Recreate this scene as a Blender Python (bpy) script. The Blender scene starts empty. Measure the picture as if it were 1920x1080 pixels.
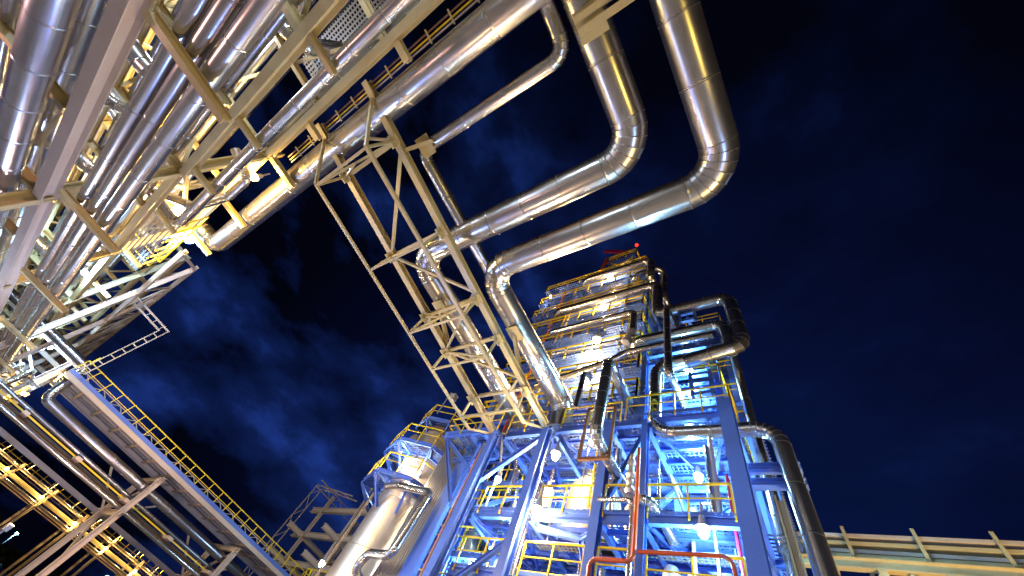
import bpy, math, random
from mathutils import Vector, Matrix
random.seed(7)
SC = bpy.context.scene
V = Vector
PI = math.pi
# ------------------------------------------------------------------ camera, sky, exposure
# axes: X runs along the pipe rack, Y from the rack towards the tower, Z up; the camera stands at the origin, the ground 1.7 m below
M = Matrix(((0.8231052, -0.28086736, -0.49357002), (0.45936077, 0.84030604, 0.28787749), (0.33389448, -0.46368016, 0.82067971)))
F = 674.15
cd = bpy.data.cameras.new('camera'); cam = bpy.data.objects.new('camera', cd); SC.collection.objects.link(cam)
cd.sensor_width = 36; cd.lens = 36 * F / 1920; cd.clip_start = .05; cd.clip_end = 4000
R = Matrix((M.col[0], -M.col[1], -M.col[2])).transposed()
cam.matrix_world = R.to_4x4(); SC.camera = cam
GZ = -1.7
SC.view_settings.view_transform = 'Standard'; SC.view_settings.look = 'None'
SC.view_settings.exposure = 0.0; SC.view_settings.gamma = 1
SC.cycles.use_denoising = True
SC.cycles.max_bounces = 7; SC.cycles.diffuse_bounces = 3; SC.cycles.glossy_bounces = 4; SC.cycles.transparent_max_bounces = 14
SC.cycles.sample_clamp_indirect = 6; SC.cycles.sample_clamp_direct = 0
SC.cycles.caustics_reflective = False; SC.cycles.caustics_refractive = False

W = bpy.data.worlds.new('World'); SC.world = W; W.use_nodes = True
nt = W.node_tree; nt.nodes.clear()
def N(nt, t, **k):
    n = nt.nodes.new(t)
    for a, b in k.items(): setattr(n, a, b)
    return n
def ramp(nt, stops, inp=None):
    r = N(nt, 'ShaderNodeValToRGB'); e = r.color_ramp.elements
    while len(e) > 1: e.remove(e[-1])
    e[0].position = stops[0][0]; e[0].color = (*stops[0][1], 1)
    for p, c in stops[1:]:
        x = e.new(p); x.color = (*c, 1)
    if inp is not None: nt.links.new(inp, r.inputs[0])
    return r
tc = N(nt, 'ShaderNodeTexCoord')
# night sky: glow of the plant low down in front, dark to the right; drifting clouds
dp = N(nt, 'ShaderNodeVectorMath', operation='DOT_PRODUCT'); nt.links.new(tc.outputs['Generated'], dp.inputs[0])
dp.inputs[1].default_value = V((-.25, .86, .45)).normalized()
mr = N(nt, 'ShaderNodeMapRange'); nt.links.new(dp.outputs['Value'], mr.inputs[0]); mr.inputs[1].default_value = .46; mr.inputs[2].default_value = 1.0
base = ramp(nt, [(0, (.0006, .0010, .004)), (.35, (.0012, .0024, .014)), (.7, (.0016, .0034, .022)), (1, (.0020, .0070, .046))], mr.outputs[0])
mp = N(nt, 'ShaderNodeMapping'); mp.inputs['Scale'].default_value = (2.2, 2.2, 4.5); mp.inputs['Rotation'].default_value = (.3, .2, .6); nt.links.new(tc.outputs['Generated'], mp.inputs[0])
nz = N(nt, 'ShaderNodeTexNoise'); nz.inputs['Scale'].default_value = 1.3; nz.inputs['Detail'].default_value = 6; nz.inputs['Roughness'].default_value = .56; nt.links.new(mp.outputs[0], nz.inputs[0])
cl = ramp(nt, [(.46, (0, 0, 0)), (.60, (.25, .25, .25)), (.73, (1, 1, 1))], nz.outputs[0])
dp2 = N(nt, 'ShaderNodeVectorMath', operation='DOT_PRODUCT'); nt.links.new(tc.outputs['Generated'], dp2.inputs[0])
dp2.inputs[1].default_value = V((-.93, .30, .34)).normalized()
mr2 = N(nt, 'ShaderNodeMapRange'); nt.links.new(dp2.outputs['Value'], mr2.inputs[0]); mr2.inputs[1].default_value = .45; mr2.inputs[2].default_value = .99; mr2.inputs[3].default_value = .12
mu = N(nt, 'ShaderNodeMath', operation='MULTIPLY'); nt.links.new(cl.outputs[0], mu.inputs[0]); nt.links.new(mr2.outputs[0], mu.inputs[1])
mx = N(nt, 'ShaderNodeMix', data_type='RGBA'); nt.links.new(mu.outputs[0], mx.inputs[0]); nt.links.new(base.outputs[0], mx.inputs[6]); mx.inputs[7].default_value = (.013, .042, .26, 1)
bg = N(nt, 'ShaderNodeBackground'); nt.links.new(mx.outputs[2], bg.inputs[0]); bg.inputs[1].default_value = 1.0
nt.links.new(bg.outputs[0], N(nt, 'ShaderNodeOutputWorld').inputs[0])
sd = bpy.data.lights.new('moon_light', 'SUN'); sd.energy = .02; sd.angle = math.radians(.5); sd.color = (.6, .75, 1)
so = bpy.data.objects.new('moon_light', sd); so.rotation_euler = (.9, .2, 2.4); SC.collection.objects.link(so)

# ------------------------------------------------------------------ materials
def principled(name):
    m = bpy.data.materials.new(name); m.use_nodes = True; t = m.node_tree
    return m, t, t.nodes['Principled BSDF']
def steel(name, col, rough=.42, dirt=(.55, .42, .25), amt=.35, coat=0.0):
    m, t, b = principled(name)
    tc = N(t, 'ShaderNodeTexCoord')
    n1 = N(t, 'ShaderNodeTexNoise'); n1.inputs['Scale'].default_value = .9; n1.inputs['Detail'].default_value = 6; n1.inputs['Roughness'].default_value = .65
    t.links.new(tc.outputs['Object'], n1.inputs[0])
    r1 = ramp(t, [(.42, (0, 0, 0)), (.75, (1, 1, 1))], n1.outputs[0])
    n2 = N(t, 'ShaderNodeTexNoise'); n2.inputs['Scale'].default_value = 14; n2.inputs['Detail'].default_value = 4; t.links.new(tc.outputs['Object'], n2.inputs[0])
    r2 = ramp(t, [(.62, (0, 0, 0)), (.72, (1, 1, 1))], n2.outputs[0])
    m1 = N(t, 'ShaderNodeMix', data_type='RGBA'); m1.inputs[6].default_value = (*col, 1); m1.inputs[7].default_value = (*[c * d * 1.3 for c, d in zip(col, dirt)], 1)
    s = N(t, 'ShaderNodeMath', operation='MULTIPLY'); s.inputs[1].default_value = amt; t.links.new(r1.outputs[0], s.inputs[0]); t.links.new(s.outputs[0], m1.inputs[0])
    m2 = N(t, 'ShaderNodeMix', data_type='RGBA'); t.links.new(m1.outputs[2], m2.inputs[6]); m2.inputs[7].default_value = (*[c * .45 for c in col], 1)
    s2 = N(t, 'ShaderNodeMath', operation='MULTIPLY'); s2.inputs[1].default_value = amt; t.links.new(r2.outputs[0], s2.inputs[0]); t.links.new(s2.outputs[0], m2.inputs[0])
    t.links.new(m2.outputs[2], b.inputs['Base Color'])
    b.inputs['Roughness'].default_value = rough
    bp = N(t, 'ShaderNodeBump'); bp.inputs['Strength'].default_value = .12; bp.inputs['Distance'].default_value = .01
    t.links.new(n2.outputs[0], bp.inputs['Height']); t.links.new(bp.outputs[0], b.inputs['Normal'])
    return m
def cladding(name, col=(.60, .57, .53), rough=.265, L=1.0, var=.18):
    # sheet metal jacket: u runs round the pipe, v along it in metres
    m, t, b = principled(name); b.inputs['Metallic'].default_value = .94
    uv = N(t, 'ShaderNodeUVMap'); sp = N(t, 'ShaderNodeSeparateXYZ'); t.links.new(uv.outputs[0], sp.inputs[0])
    cb = N(t, 'ShaderNodeCombineXYZ')
    a = N(t, 'ShaderNodeMath', operation='MULTIPLY'); a.inputs[1].default_value = 2.0; t.links.new(sp.outputs[0], a.inputs[0]); t.links.new(a.outputs[0], cb.inputs[0])
    c = N(t, 'ShaderNodeMath', operation='MULTIPLY'); c.inputs[1].default_value = 45; t.links.new(sp.outputs[1], c.inputs[0]); t.links.new(c.outputs[0], cb.inputs[1])
    br = N(t, 'ShaderNodeTexNoise'); br.inputs['Scale'].default_value = 1; br.inputs['Detail'].default_value = 3; t.links.new(cb.outputs[0], br.inputs[0])
    fl = N(t, 'ShaderNodeMath', operation='DIVIDE'); fl.inputs[1].default_value = L; t.links.new(sp.outputs[1], fl.inputs[0])
    f2 = N(t, 'ShaderNodeMath', operation='FLOOR'); t.links.new(fl.outputs[0], f2.inputs[0])
    oi = N(t, 'ShaderNodeObjectInfo'); ad = N(t, 'ShaderNodeMath', operation='ADD'); t.links.new(f2.outputs[0], ad.inputs[0]); t.links.new(oi.outputs['Random'], ad.inputs[1])
    wn = N(t, 'ShaderNodeTexWhiteNoise', noise_dimensions='1D'); t.links.new(ad.outputs[0], wn.inputs['W'])
    tc = N(t, 'ShaderNodeTexCoord'); bl = N(t, 'ShaderNodeTexNoise'); bl.inputs['Scale'].default_value = 1.1; bl.inputs['Detail'].default_value = 5; t.links.new(tc.outputs['Object'], bl.inputs[0])
    m1 = N(t, 'ShaderNodeMix', data_type='RGBA'); m1.inputs[6].default_value = (*col, 1); m1.inputs[7].default_value = (*[x * (1 - var * 1.6) for x in col], 1); t.links.new(wn.outputs[0], m1.inputs[0])
    st = ramp(t, [(.5, (0, 0, 0)), (.8, (.55, .55, .55))], bl.outputs[0])
    m2 = N(t, 'ShaderNodeMix', data_type='RGBA'); t.links.new(st.outputs[0], m2.inputs[0]); t.links.new(m1.outputs[2], m2.inputs[6]); m2.inputs[7].default_value = (col[0] * .55, col[1] * .5, col[2] * .42, 1)
    t.links.new(m2.outputs[2], b.inputs['Base Color'])
    mr = N(t, 'ShaderNodeMapRange'); mr.inputs[1].default_value = 0; mr.inputs[2].default_value = 1; mr.inputs[3].default_value = rough * .88; mr.inputs[4].default_value = rough * 1.12
    t.links.new(wn.outputs[0], mr.inputs[0]); t.links.new(mr.outputs[0], b.inputs['Roughness'])
    return m
def grating(name, col, cell=.11, bar=.45):
    m, t, b = principled(name); b.inputs['Base Color'].default_value = (*col, 1); b.inputs['Roughness'].default_value = .5
    tc = N(t, 'ShaderNodeTexCoord'); sp = N(t, 'ShaderNodeSeparateXYZ'); t.links.new(tc.outputs['Object'], sp.inputs[0])
    outs = []
    for i, c in ((0, cell), (1, cell)):
        d = N(t, 'ShaderNodeMath', operation='DIVIDE'); d.inputs[1].default_value = c; t.links.new(sp.outputs[i], d.inputs[0])
        f = N(t, 'ShaderNodeMath', operation='FRACT'); t.links.new(d.outputs[0], f.inputs[0])
        g = N(t, 'ShaderNodeMath', operation='LESS_THAN'); g.inputs[1].default_value = bar * (.9 if i else .7); t.links.new(f.outputs[0], g.inputs[0]); outs.append(g)
    mxx = N(t, 'ShaderNodeMath', operation='MAXIMUM'); t.links.new(outs[0].outputs[0], mxx.inputs[0]); t.links.new(outs[1].outputs[0], mxx.inputs[1])
    t.links.new(mxx.outputs[0], b.inputs['Alpha'])
    return m
def emit(name, col, s):
    m = bpy.data.materials.new(name); m.use_nodes = True; t = m.node_tree; t.nodes.clear()
    e = N(t, 'ShaderNodeEmission'); e.inputs[0].default_value = (*col, 1); e.inputs[1].default_value = s
    t.links.new(e.outputs[0], N(t, 'ShaderNodeOutputMaterial').inputs[0])
    m.cycles.emission_sampling = 'NONE'
    return m
CREAM = steel('cream_paint', (.50, .41, .21), .38, amt=.45)
PALE = steel('pale_paint', (.52, .43, .34), .40, amt=.25)
BLUE = steel('blue_paint', (.085, .17, .54), .32, dirt=(.6, .6, .6), amt=.3)
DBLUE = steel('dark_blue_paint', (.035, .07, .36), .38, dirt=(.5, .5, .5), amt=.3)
YEL = steel('yellow_paint', (.80, .56, .01), .4, amt=.2)
ORG = steel('orange_paint', (.50, .07, .01), .35, amt=.15)
PURP = steel('crimson_paint', (.40, .02, .07), .35, amt=.15)
BROWN = steel('rust_brown_paint', (.16, .06, .015), .5, amt=.4)
GREY = steel('grey_galvanised', (.30, .30, .32), .45, amt=.3)
DARK = steel('black_rubber', (.03, .03, .035), .5, amt=.2)
CLAD = cladding('brushed_cladding')
CLAD2 = cladding('dull_cladding', (.46, .46, .49), .27)
CLADF = cladding('fine_cladding', (.64, .61, .56), .22)
CLADV = cladding('vessel_cladding', (.72, .62, .50), .42, 1.0, .12)
GRATB = grating('blue_grating', (.08, .14, .36), .2, .30)
GRATC = grating('steel_grating', (.28, .27, .25), .17, .3)
RIB = steel('ribbed_cladding', (.42, .38, .32), .3, amt=.2); RIB.node_tree.nodes['Principled BSDF'].inputs['Metallic'].default_value = .8
BROWND = steel('tray_brown', (.20, .10, .05), .6, amt=.3)
WHITE = steel('white_sign', (.75, .74, .70), .5, amt=.05)
INK = steel('black_ink', (.02, .02, .02), .6, amt=0)
REDINK = steel('orange_ink', (.7, .12, .01), .6, amt=0)

SEAM = steel('seam_shade', (.10, .09, .08), .5, amt=.1)  # dark joint band on the jackets; the seam's shade is put into its colour
# ------------------------------------------------------------------ mesh helpers
class G:
    def __init__(s): s.v = []; s.f = []; s.sm = []; s.uv = []; s.mi = []; s.cur = 0
    def face(s, idx, smooth=False, uv=None):
        s.f.append(idx); s.sm.append(smooth); s.uv.append(uv); s.mi.append(s.cur)
def axes(d, up):
    d = d.normalized(); s = d.cross(up)
    if s.length < 1e-4:
        s = d.cross(V((0, 1, 0)))
        if s.length < 1e-4: s = d.cross(V((1, 0, 0)))
    s.normalize(); return d, s, s.cross(d)
def prism(g, prof, p0, p1, up=V((0, 0, 1))):
    p0 = V(p0); p1 = V(p1); d, s, u = axes(p1 - p0, V(up)); n = len(prof); b = len(g.v); L = (p1 - p0).length
    for p in (p0, p1):
        for a, c in prof: g.v.append(p + s * a + u * c)
    for i in range(n):
        j = (i + 1) % n; g.face((b + i, b + j, b + n + j, b + n + i))
    g.face(tuple(b + i for i in reversed(range(n)))); g.face(tuple(b + n + i for i in range(n)))
    return g
def Hp(h, b, tf=None, tw=None):
    tf = tf or h * .09; tw = tw or b * .07; h /= 2; b /= 2; t = tw / 2
    return [(-b, -h), (b, -h), (b, -h + tf), (t, -h + tf), (t, h - tf), (b, h - tf), (b, h), (-b, h), (-b, h - tf), (-t, h - tf), (-t, -h + tf), (-b, -h + tf)]
def Bp(w, h): return [(-w / 2, -h / 2), (w / 2, -h / 2), (w / 2, h / 2), (-w / 2, h / 2)]
def Lp(w, t=None):
    t = t or w * .14; return [(0, 0), (w, 0), (w, t), (t, t), (t, w), (0, w)]
def Cp(h, w, t=None):
    t = t or h * .09; h /= 2; return [(0, -h), (w, -h), (w, -h + t), (t, -h + t), (t, h - t), (w, h - t), (w, h), (0, h)]
def H(g, p0, p1, h=.3, b=.3, up=(0, 0, 1)): return prism(g, Hp(h, b), p0, p1, up)
def B(g, p0, p1, w=.1, h=.1, up=(0, 0, 1)): return prism(g, Bp(w, h), p0, p1, up)
def Lb(g, p0, p1, w=.1, up=(0, 0, 1)): return prism(g, Lp(w), p0, p1, up)
def box(g, c0, c1):
    x0, y0, z0 = [min(a, b) for a, b in zip(c0, c1)]; x1, y1, z1 = [max(a, b) for a, b in zip(c0, c1)]
    return prism(g, Bp(y1 - y0, z1 - z0), ((x0), (y0 + y1) / 2, (z0 + z1) / 2), ((x1), (y0 + y1) / 2, (z0 + z1) / 2))
def ring(c, d, s, u, r, n): return [c + (s * math.cos(2 * PI * i / n) + u * math.sin(2 * PI * i / n)) * r for i in range(n)]
def tubeseg(g, ra, rb, va, vb, n, smooth=True):
    b = len(g.v); g.v += ra + rb
    for i in range(n):
        j = (i + 1) % n
        g.face((b + i, b + j, b + n + j, b + n + i), smooth, ((i / n, va), ((i + 1) / n, va), ((i + 1) / n, vb), (i / n, vb)))
def cyl(g, p0, p1, r0, r1=None, n=20, cap=True, v0=0):
    p0 = V(p0); p1 = V(p1); r1 = r0 if r1 is None else r1
    d, s, u = axes(p1 - p0, V((0, 0, 1))); s, u = s, u
    a = ring(p0, d, s, u, r0, n); c = ring(p1, d, s, u, r1, n)
    tubeseg(g, a, c, v0, v0 + (p1 - p0).length, n)
    if cap:
        b = len(g.v); g.v += a + c
        g.face(tuple(b + i for i in reversed(range(n)))); g.face(tuple(b + n + i for i in range(n)))
    return g
def lathe(g, c, prof, n=40):
    c = V(c); L = 0
    for (r0, z0), (r1, z1) in zip(prof, prof[1:]):
        a = [c + V((math.cos(2 * PI * i / n) * r0, math.sin(2 * PI * i / n) * r0, z0)) for i in range(n)]
        b = [c + V((math.cos(2 * PI * i / n) * r1, math.sin(2 * PI * i / n) * r1, z1)) for i in range(n)]
        l = math.hypot(r1 - r0, z1 - z0); tubeseg(g, a, b, L, L + l, n); L += l
    return g
ORI = {}
def obj(name, g, mat, parent=None, label=None):
    o_ = ORI.get(parent.name, V((0, 0, 0))) if parent else V((0, 0, 0))
    me = bpy.data.meshes.new(name); me.from_pydata([v - o_ for v in g.v], [], g.f)
    me.polygons.foreach_set('use_smooth', g.sm)
    if any(u is not None for u in g.uv):
        l = me.uv_layers.new(name='UVMap'); co = []
        for p, u in zip(me.polygons, g.uv):
            for k in range(p.loop_total): co += list(u[k]) if u else [0, 0]
        l.data.foreach_set('uv', co)
    me.materials.append(mat)
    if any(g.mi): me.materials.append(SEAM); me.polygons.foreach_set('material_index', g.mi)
    me.update()
    o = bpy.data.objects.new(name, me); SC.collection.objects.link(o)
    if parent: o.parent = parent; ORI[o.name] = o_
    if label: o['label'] = label
    return o
def tag(o, label, cat, group=None):
    o['label'] = label; o['category'] = cat
    if group: o['group'] = group
    return o
def thing(name, label, cat, loc=(0, 0, 0), group=None):
    o = bpy.data.objects.new(name, None); SC.collection.objects.link(o); o.location = loc; o.empty_display_size = .3
    ORI[o.name] = V(loc); return tag(o, label, cat, group)
def struct(name, g, mat): o = obj(name, g, mat); o['kind'] = 'structure'; return o
def one(name, g, mat, label, cat, group=None): return tag(obj(name, g, mat), label, cat, group)

# a jacketed pipe: straight runs and lobster-back elbows, each its own part
def pipe(label, pts, r, R=None, mat=None, n=None, seam=1.1, gores=5, group=None, name='pipe', cat='pipe', elbowmat=None, caps=True):
    mat = mat or CLAD; pts = [V(p) for p in pts]; R = R or r * 2.4
    pts = [p for i, p in enumerate(pts) if i in (0, len(pts) - 1) or (p - pts[i - 1]).angle(pts[i + 1] - p) > .02]
    n = n or (32 if r > .4 else 24 if r > .15 else 14)
    root = thing(name, label, cat, pts[0], group)
    prev = pts[0]; v = 0; seg = []
    for i in range(1, len(pts)):
        a = (pts[i] - pts[i - 1]).normalized()
        if i < len(pts) - 1:
            b = (pts[i + 1] - pts[i]).normalized(); th = a.angle(b)
            t = min(R * math.tan(th / 2), (pts[i] - pts[i - 1]).length * .49, (pts[i + 1] - pts[i]).length * .49)
            e0 = pts[i] - a * t; e1 = pts[i] + b * t
            seg.append(('s', prev, e0)); seg.append(('e', e0, e1, a, b, th, t)); prev = e1
        else: seg.append(('s', prev, pts[i]))
    for k, q in enumerate(seg):
        if q[0] == 's':
            p0, p1 = q[1], q[2]; L = (p1 - p0).length
            if L < .02: continue
            g = G(); d, s, u = axes(p1 - p0, V((0, 0, 1)))
            m = max(1, round(L / seam)); 
            for j in range(m):
                a = p0 + (p1 - p0) * (j / m); b = p0 + (p1 - p0) * ((j + 1) / m)
                tubeseg(g, ring(a, d, s, u, r, n), ring(b, d, s, u, r, n), v + j + .02, v + j + .98, n)
                if j or k:
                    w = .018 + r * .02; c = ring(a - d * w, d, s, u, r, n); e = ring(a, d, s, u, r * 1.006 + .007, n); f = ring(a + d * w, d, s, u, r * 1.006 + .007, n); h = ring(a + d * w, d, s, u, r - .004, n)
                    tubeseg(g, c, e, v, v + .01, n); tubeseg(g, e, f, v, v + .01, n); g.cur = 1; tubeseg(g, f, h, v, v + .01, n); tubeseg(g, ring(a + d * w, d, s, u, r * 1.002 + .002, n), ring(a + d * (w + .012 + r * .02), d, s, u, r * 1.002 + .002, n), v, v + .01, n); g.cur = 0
            if caps:
                if k == 0: b = len(g.v); g.v += ring(p0, d, s, u, r, n); g.face(tuple(b + i for i in reversed(range(n))))
                if k == len(seg) - 1: b = len(g.v); g.v += ring(p1, d, s, u, r, n); g.face(tuple(b + i for i in range(n)))
            obj('pipe_run', g, mat, root); v += m
        else:
            _, e0, e1, a, b, th, t = q; rr = t / math.tan(th / 2); ax = a.cross(b).normalized(); c = e0 + ax.cross(a) * rr
            g = G(); ng = max(2, round(gores * th / (PI / 2))); ps = []
            for j in range(ng + 1):
                Rm = Matrix.Rotation(th * j / ng, 3, ax); p = c + Rm @ (e0 - c); dd = Rm @ a; sd_ = Rm @ (ax.cross(a)); ps.append((p, dd, sd_))
            for j in range(ng):
                (p, d1, s1), (p2, d2, s2) = ps[j], ps[j + 1]
                tubeseg(g, ring(p, d1, s1, ax, r, n), ring(p2, d2, s2, ax, r, n), v + .02, v + .98, n); v += 1
            for j in range(ng + 1):
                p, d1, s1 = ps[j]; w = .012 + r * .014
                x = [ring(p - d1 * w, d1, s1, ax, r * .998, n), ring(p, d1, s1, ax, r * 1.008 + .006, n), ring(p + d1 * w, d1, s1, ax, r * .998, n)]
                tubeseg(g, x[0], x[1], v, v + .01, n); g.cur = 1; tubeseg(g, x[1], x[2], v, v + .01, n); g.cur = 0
            obj('elbow', g, elbowmat or mat, root)
    return root

# ------------------------------------------------------------------ ground
g = G(); box(g, (-1500, -1500, GZ - .5), (1500, 1500, GZ))
gm, t, b = principled('concrete_yard')
tc = N(t, 'ShaderNodeTexCoord'); n1 = N(t, 'ShaderNodeTexNoise'); n1.inputs['Scale'].default_value = .35; n1.inputs['Detail'].default_value = 8; t.links.new(tc.outputs['Object'], n1.inputs[0])
r1 = ramp(t, [(.3, (.16, .15, .13)), (.7, (.30, .28, .25))], n1.outputs[0]); t.links.new(r1.outputs[0], b.inputs['Base Color']); b.inputs['Roughness'].default_value = .8
struct('ground', g, gm)

# ------------------------------------------------------------------ lamps
WARM = (1, .62, .30); AMB = (1, .66, .22); WHT = (1, .86, .70); CYAN = (.30, .68, 1.0)
EM = {}
def lamp_mat(col, s):
    k = (col, s)
    if k not in EM: EM[k] = emit('lamp_glass', col, s)
    return EM[k]
LAMPS = {}
def light(root, loc, col, P, rad=.12):
    l = bpy.data.lights.new('lamp_light', 'POINT'); l.energy = P; l.color = col; l.shadow_soft_size = rad
    o = bpy.data.objects.new('lamp_light', l); SC.collection.objects.link(o); o.parent = root; o.location = V(loc); return o
def flood(label, loc, col, P, kind='bulkhead', size=1.0, s=40, group=None):
    """industrial luminaire: hanger, housing, wire guard and glass; the light sits just under the glass"""
    key = (kind, col, round(size, 2), s)
    if key not in LAMPS:
        root = thing('work_lamp', label, 'lamp', (0, 0, 0), group)
        g = G(); k = size
        cyl(g, (0, 0, .62 * k), (0, 0, .34 * k), .03 * k, n=8); obj('hanger', g, GREY, root)
        g = G(); cyl(g, (0, 0, .34 * k), (0, 0, .14 * k), .06 * k, .09 * k, n=14); cyl(g, (0, 0, .14 * k), (0, 0, .10 * k), .09 * k, .14 * k, n=14); obj('housing', g, GREY, root)
        g = G(); lathe(g, (0, 0, 0), [(.0, -.10 * k), (.06 * k, -.085 * k), (.10 * k, -.02 * k), (.105 * k, .04 * k), (.09 * k, .11 * k)], 14); obj('glass', g, lamp_mat(col, s), root)
        LAMPS[key] = root
        root.location = loc; light(root, (0, 0, -.30 * k), col, P, .10 * k)
        return root
    src = LAMPS[key]; c = src.copy(); SC.collection.objects.link(c); c.location = loc; c['label'] = label
    if group: c['group'] = group
    for ch in src.children:
        d = ch.copy(); SC.collection.objects.link(d); d.parent = c
        if ch.type == 'LIGHT': d.data = ch.data.copy(); d.data.energy = P
    return c

# ------------------------------------------------------------------ pipe rack (along X, front row Y=-5.8)
YR = -5.8; YB = -12.5
T1, T2, T3 = 5.55, 9.4, 13.15
rack = thing('pipe_rack', 'long cream steel pipe rack of three tiers filling the upper left, carrying silver pipes', 'pipe rack', (-16.4, YR, GZ))
cols = [(8, 14), (1.2, 14), (-7.6, 14), (-16.4, 14.0), (-25.9, 14.0), (-35.3, 16.4), (-44.2, 16.4), (-54, 16.4), (-64, 16.4), (-74, 16.4)]
def bm(name, p0, p1, h=.3, b=.3, mat=None, root=None, up=(0, 0, 1)):
    return obj(name, H(G(), p0, p1, h, b, up), mat or CREAM, root or rack)
for x, zt in cols:
    for y in (YR, YB):
        if abs(x - 1.2) < .1 or abs(x - 8) < .1 or x == -7.6:
            if y == YR: continue
        bm('column', (x, y, GZ), (x, y, zt), .36, .32, up=(0, 1, 0))
    for z in (T1, T2, T3) + ((16.2,) if zt > 16 else ()):
        bm('cross_beam', (x, YR + (.2 if x < -10 else .1), z), (x, YB, z), .32, .22)
# longitudinal girders at the three tiers
obj('girder', prism(G(), Hp(.38, .30, .03, .03), (9, -5.7, T1 - .05), (-16.2, -5.7, T1 - .05)), PALE, rack)
obj('girder', prism(G(), Hp(.38, .30, .03, .03), (-16.6, -5.7, T1 - .05), (-75, -5.7, T1 - .05)), PALE, rack)
bm('girder', (9, -5.6, T2), (-16.2, -5.6, T2), .38, .28); bm('girder', (-16.6, YR, T2), (-75, YR, T2), .34, .26)
bm('girder', (9, -5.7, T3), (-16.2, -5.7, T3), .36, .28); bm('girder', (-16.6, YR, T3), (-75, YR, T3), .34, .26)
bm('girder', (-35.5, YR, 16.2), (-75, YR, 16.2), .3, .24)
for z in (T1, T2, T3): bm('girder', (9, YB, z), (-75, YB, z), .3, .22)
for z in (T1, T2, T3): bm('girder', (9, -9.1, z - .02), (-75, -9.1, z - .02), .2, .16)
# cantilever brackets that carry the outer pipes
for x in (7.8, .6, -7.45, -15.5, -23.1, -31, -38.6, -46.5, -54, -62):
    bm('bracket', (x, YR + .28, T1 + .1), (x, -3.42, T1 + .1), .20, .19)
for x in (4.2, -3.2, -7.45, -11.9, -15.7, -20, -25, -31, -37):
    bm('bracket', (x, YR + .23, T2 + .05), (x, -4.45, T2 + .05), .2, .15)
for x in (5, -1.5, -7.2, -13.0, -16.2, -21.5, -26.3):
    bm('bracket', (x, YR + .25, T3 + .05), (x, -4.0 if x < -14 else -4.85, T3 + .05), .24, .28)
for x in (4.2, .6, -3.4, -11.9, -20.5, -31, -39.7, -49, -59, -69):
    for z in (T1, T2, T3): bm('cross_beam', (x, YR - (.29 if z == T1 else .2), z + .03), (x, YB + .14, z + .03), .26, .18)
# bracing
xs = [c[0] for c in cols]
for i, (xa, xb) in enumerate(zip(xs, xs[1:])):
    for z0, z1 in ((T1, T2), (T2, T3)):
        for y in (YB, -9.1):
            p = ((xa, y, z0 + .2), ((xa + xb) / 2, y, z1 - .2), (xb, y, z0 + .2))
            for a, c in ((p[0], p[1]), (p[1], p[2])): obj('brace', B(G(), a, c, .14, .14), CREAM, rack)
    a_, b_ = (xa, YB, T3), (xb, YB, T3)
    obj('brace', B(G(), (xa, YR - .2, T3 + .1), (xb, -9.1, T3 + .1), .12, .10), CREAM, rack)
    obj('brace', B(G(), (xa, -9.1, T3 + .1), (xb, YB, T3 + .1), .12, .10), CREAM, rack)
    if xa < -10:
        for z0, z1 in ((GZ, T1), (T1, T2), (T2, T3)):
            if z0 == GZ: continue
            obj('brace', B(G(), (xa, YR - .12, z0 + .3), (xb, YR - .12, z1 - .3), .13, .13), CREAM, rack)
for x, zt in cols:
    for z0, z1 in ((T1, T2), (T2, T3)):
        obj('brace', B(G(), (x + .1, YR - .2, z0 + .2), (x + .1, -9.1, z1 - .2), .12, .12), CREAM, rack)
        obj('brace', B(G(), (x + .1, YB + .2, z0 + .2), (x + .1, -9.1, z1 - .2), .12, .12), CREAM, rack)
# light lattice on the far high bays
fx = [-35.3, -44.2, -54, -64, -74]
for x in fx: bm('column', (x, -4.75, 3.0), (x, -4.75, 16.1), .34, .32, PALE, up=(0, 1, 0))
for xa, xb in zip(fx, fx[1:]):
    for y in (YR, -8.6):
        obj('lattice_bar', B(G(), (xa, y, T3 + .2), ((xa + xb) / 2, y, 16.0), .13, .13), CREAM, rack)
        obj('lattice_bar', B(G(), ((xa + xb) / 2, y, 16.0), (xb, y, T3 + .2), .13, .13), CREAM, rack)
    for a, b_ in (((xa, YR, 16.2), (xb, -8.6, 16.2)), ((xb, YR, 16.2), (xb, -8.6, 16.2)), ((xa, -4.75, 12.2), ((xa + xb) / 2, YR, 15.9)), (((xa + xb) / 2, YR, 15.9), (xb, -4.75, 12.2)), ((xa, -4.75, 8), (xb, YR, 12))): obj('lattice_bar', B(G(), a, b_, .12, .12), CREAM, rack)
tr = thing('lattice_truss', 'pale lattice truss closing the sky side of the pipe rack above the cable ladder', 'truss', (-28, -4.2, T3))
obj('top_chord', H(G(), (-34.5, -4.7, 15.9), (-75, -4.7, 15.9), .3, .26), PALE, tr)
obj('bottom_chord', H(G(), (-26.5, -4.7, 12.3), (-75, -4.7, 12.3), .3, .26), PALE, tr)
obj('end_post', B(G(), (-26.9, -4.7, 12.3), (-34.8, -4.7, 15.9), .2, .2), PALE, tr)
x = -35.3; k = 0
while x > -73:
    x2 = x - 4.6; z0, z1 = (12.4, 15.7) if k % 2 == 0 else (15.7, 12.4)
    obj('web_bar', B(G(), (x, -4.7, z0), (x2, -4.7, z1), .14, .14), PALE, tr); obj('web_bar', B(G(), (x2, -4.7, 12.4), (x2, -4.7, 15.7), .11, .11), PALE, tr)
    obj('web_bar', B(G(), (x, -4.7, 15.8), (x2, YR, 16.2), .1, .1), PALE, tr)
    x = x2; k += 1
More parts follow.
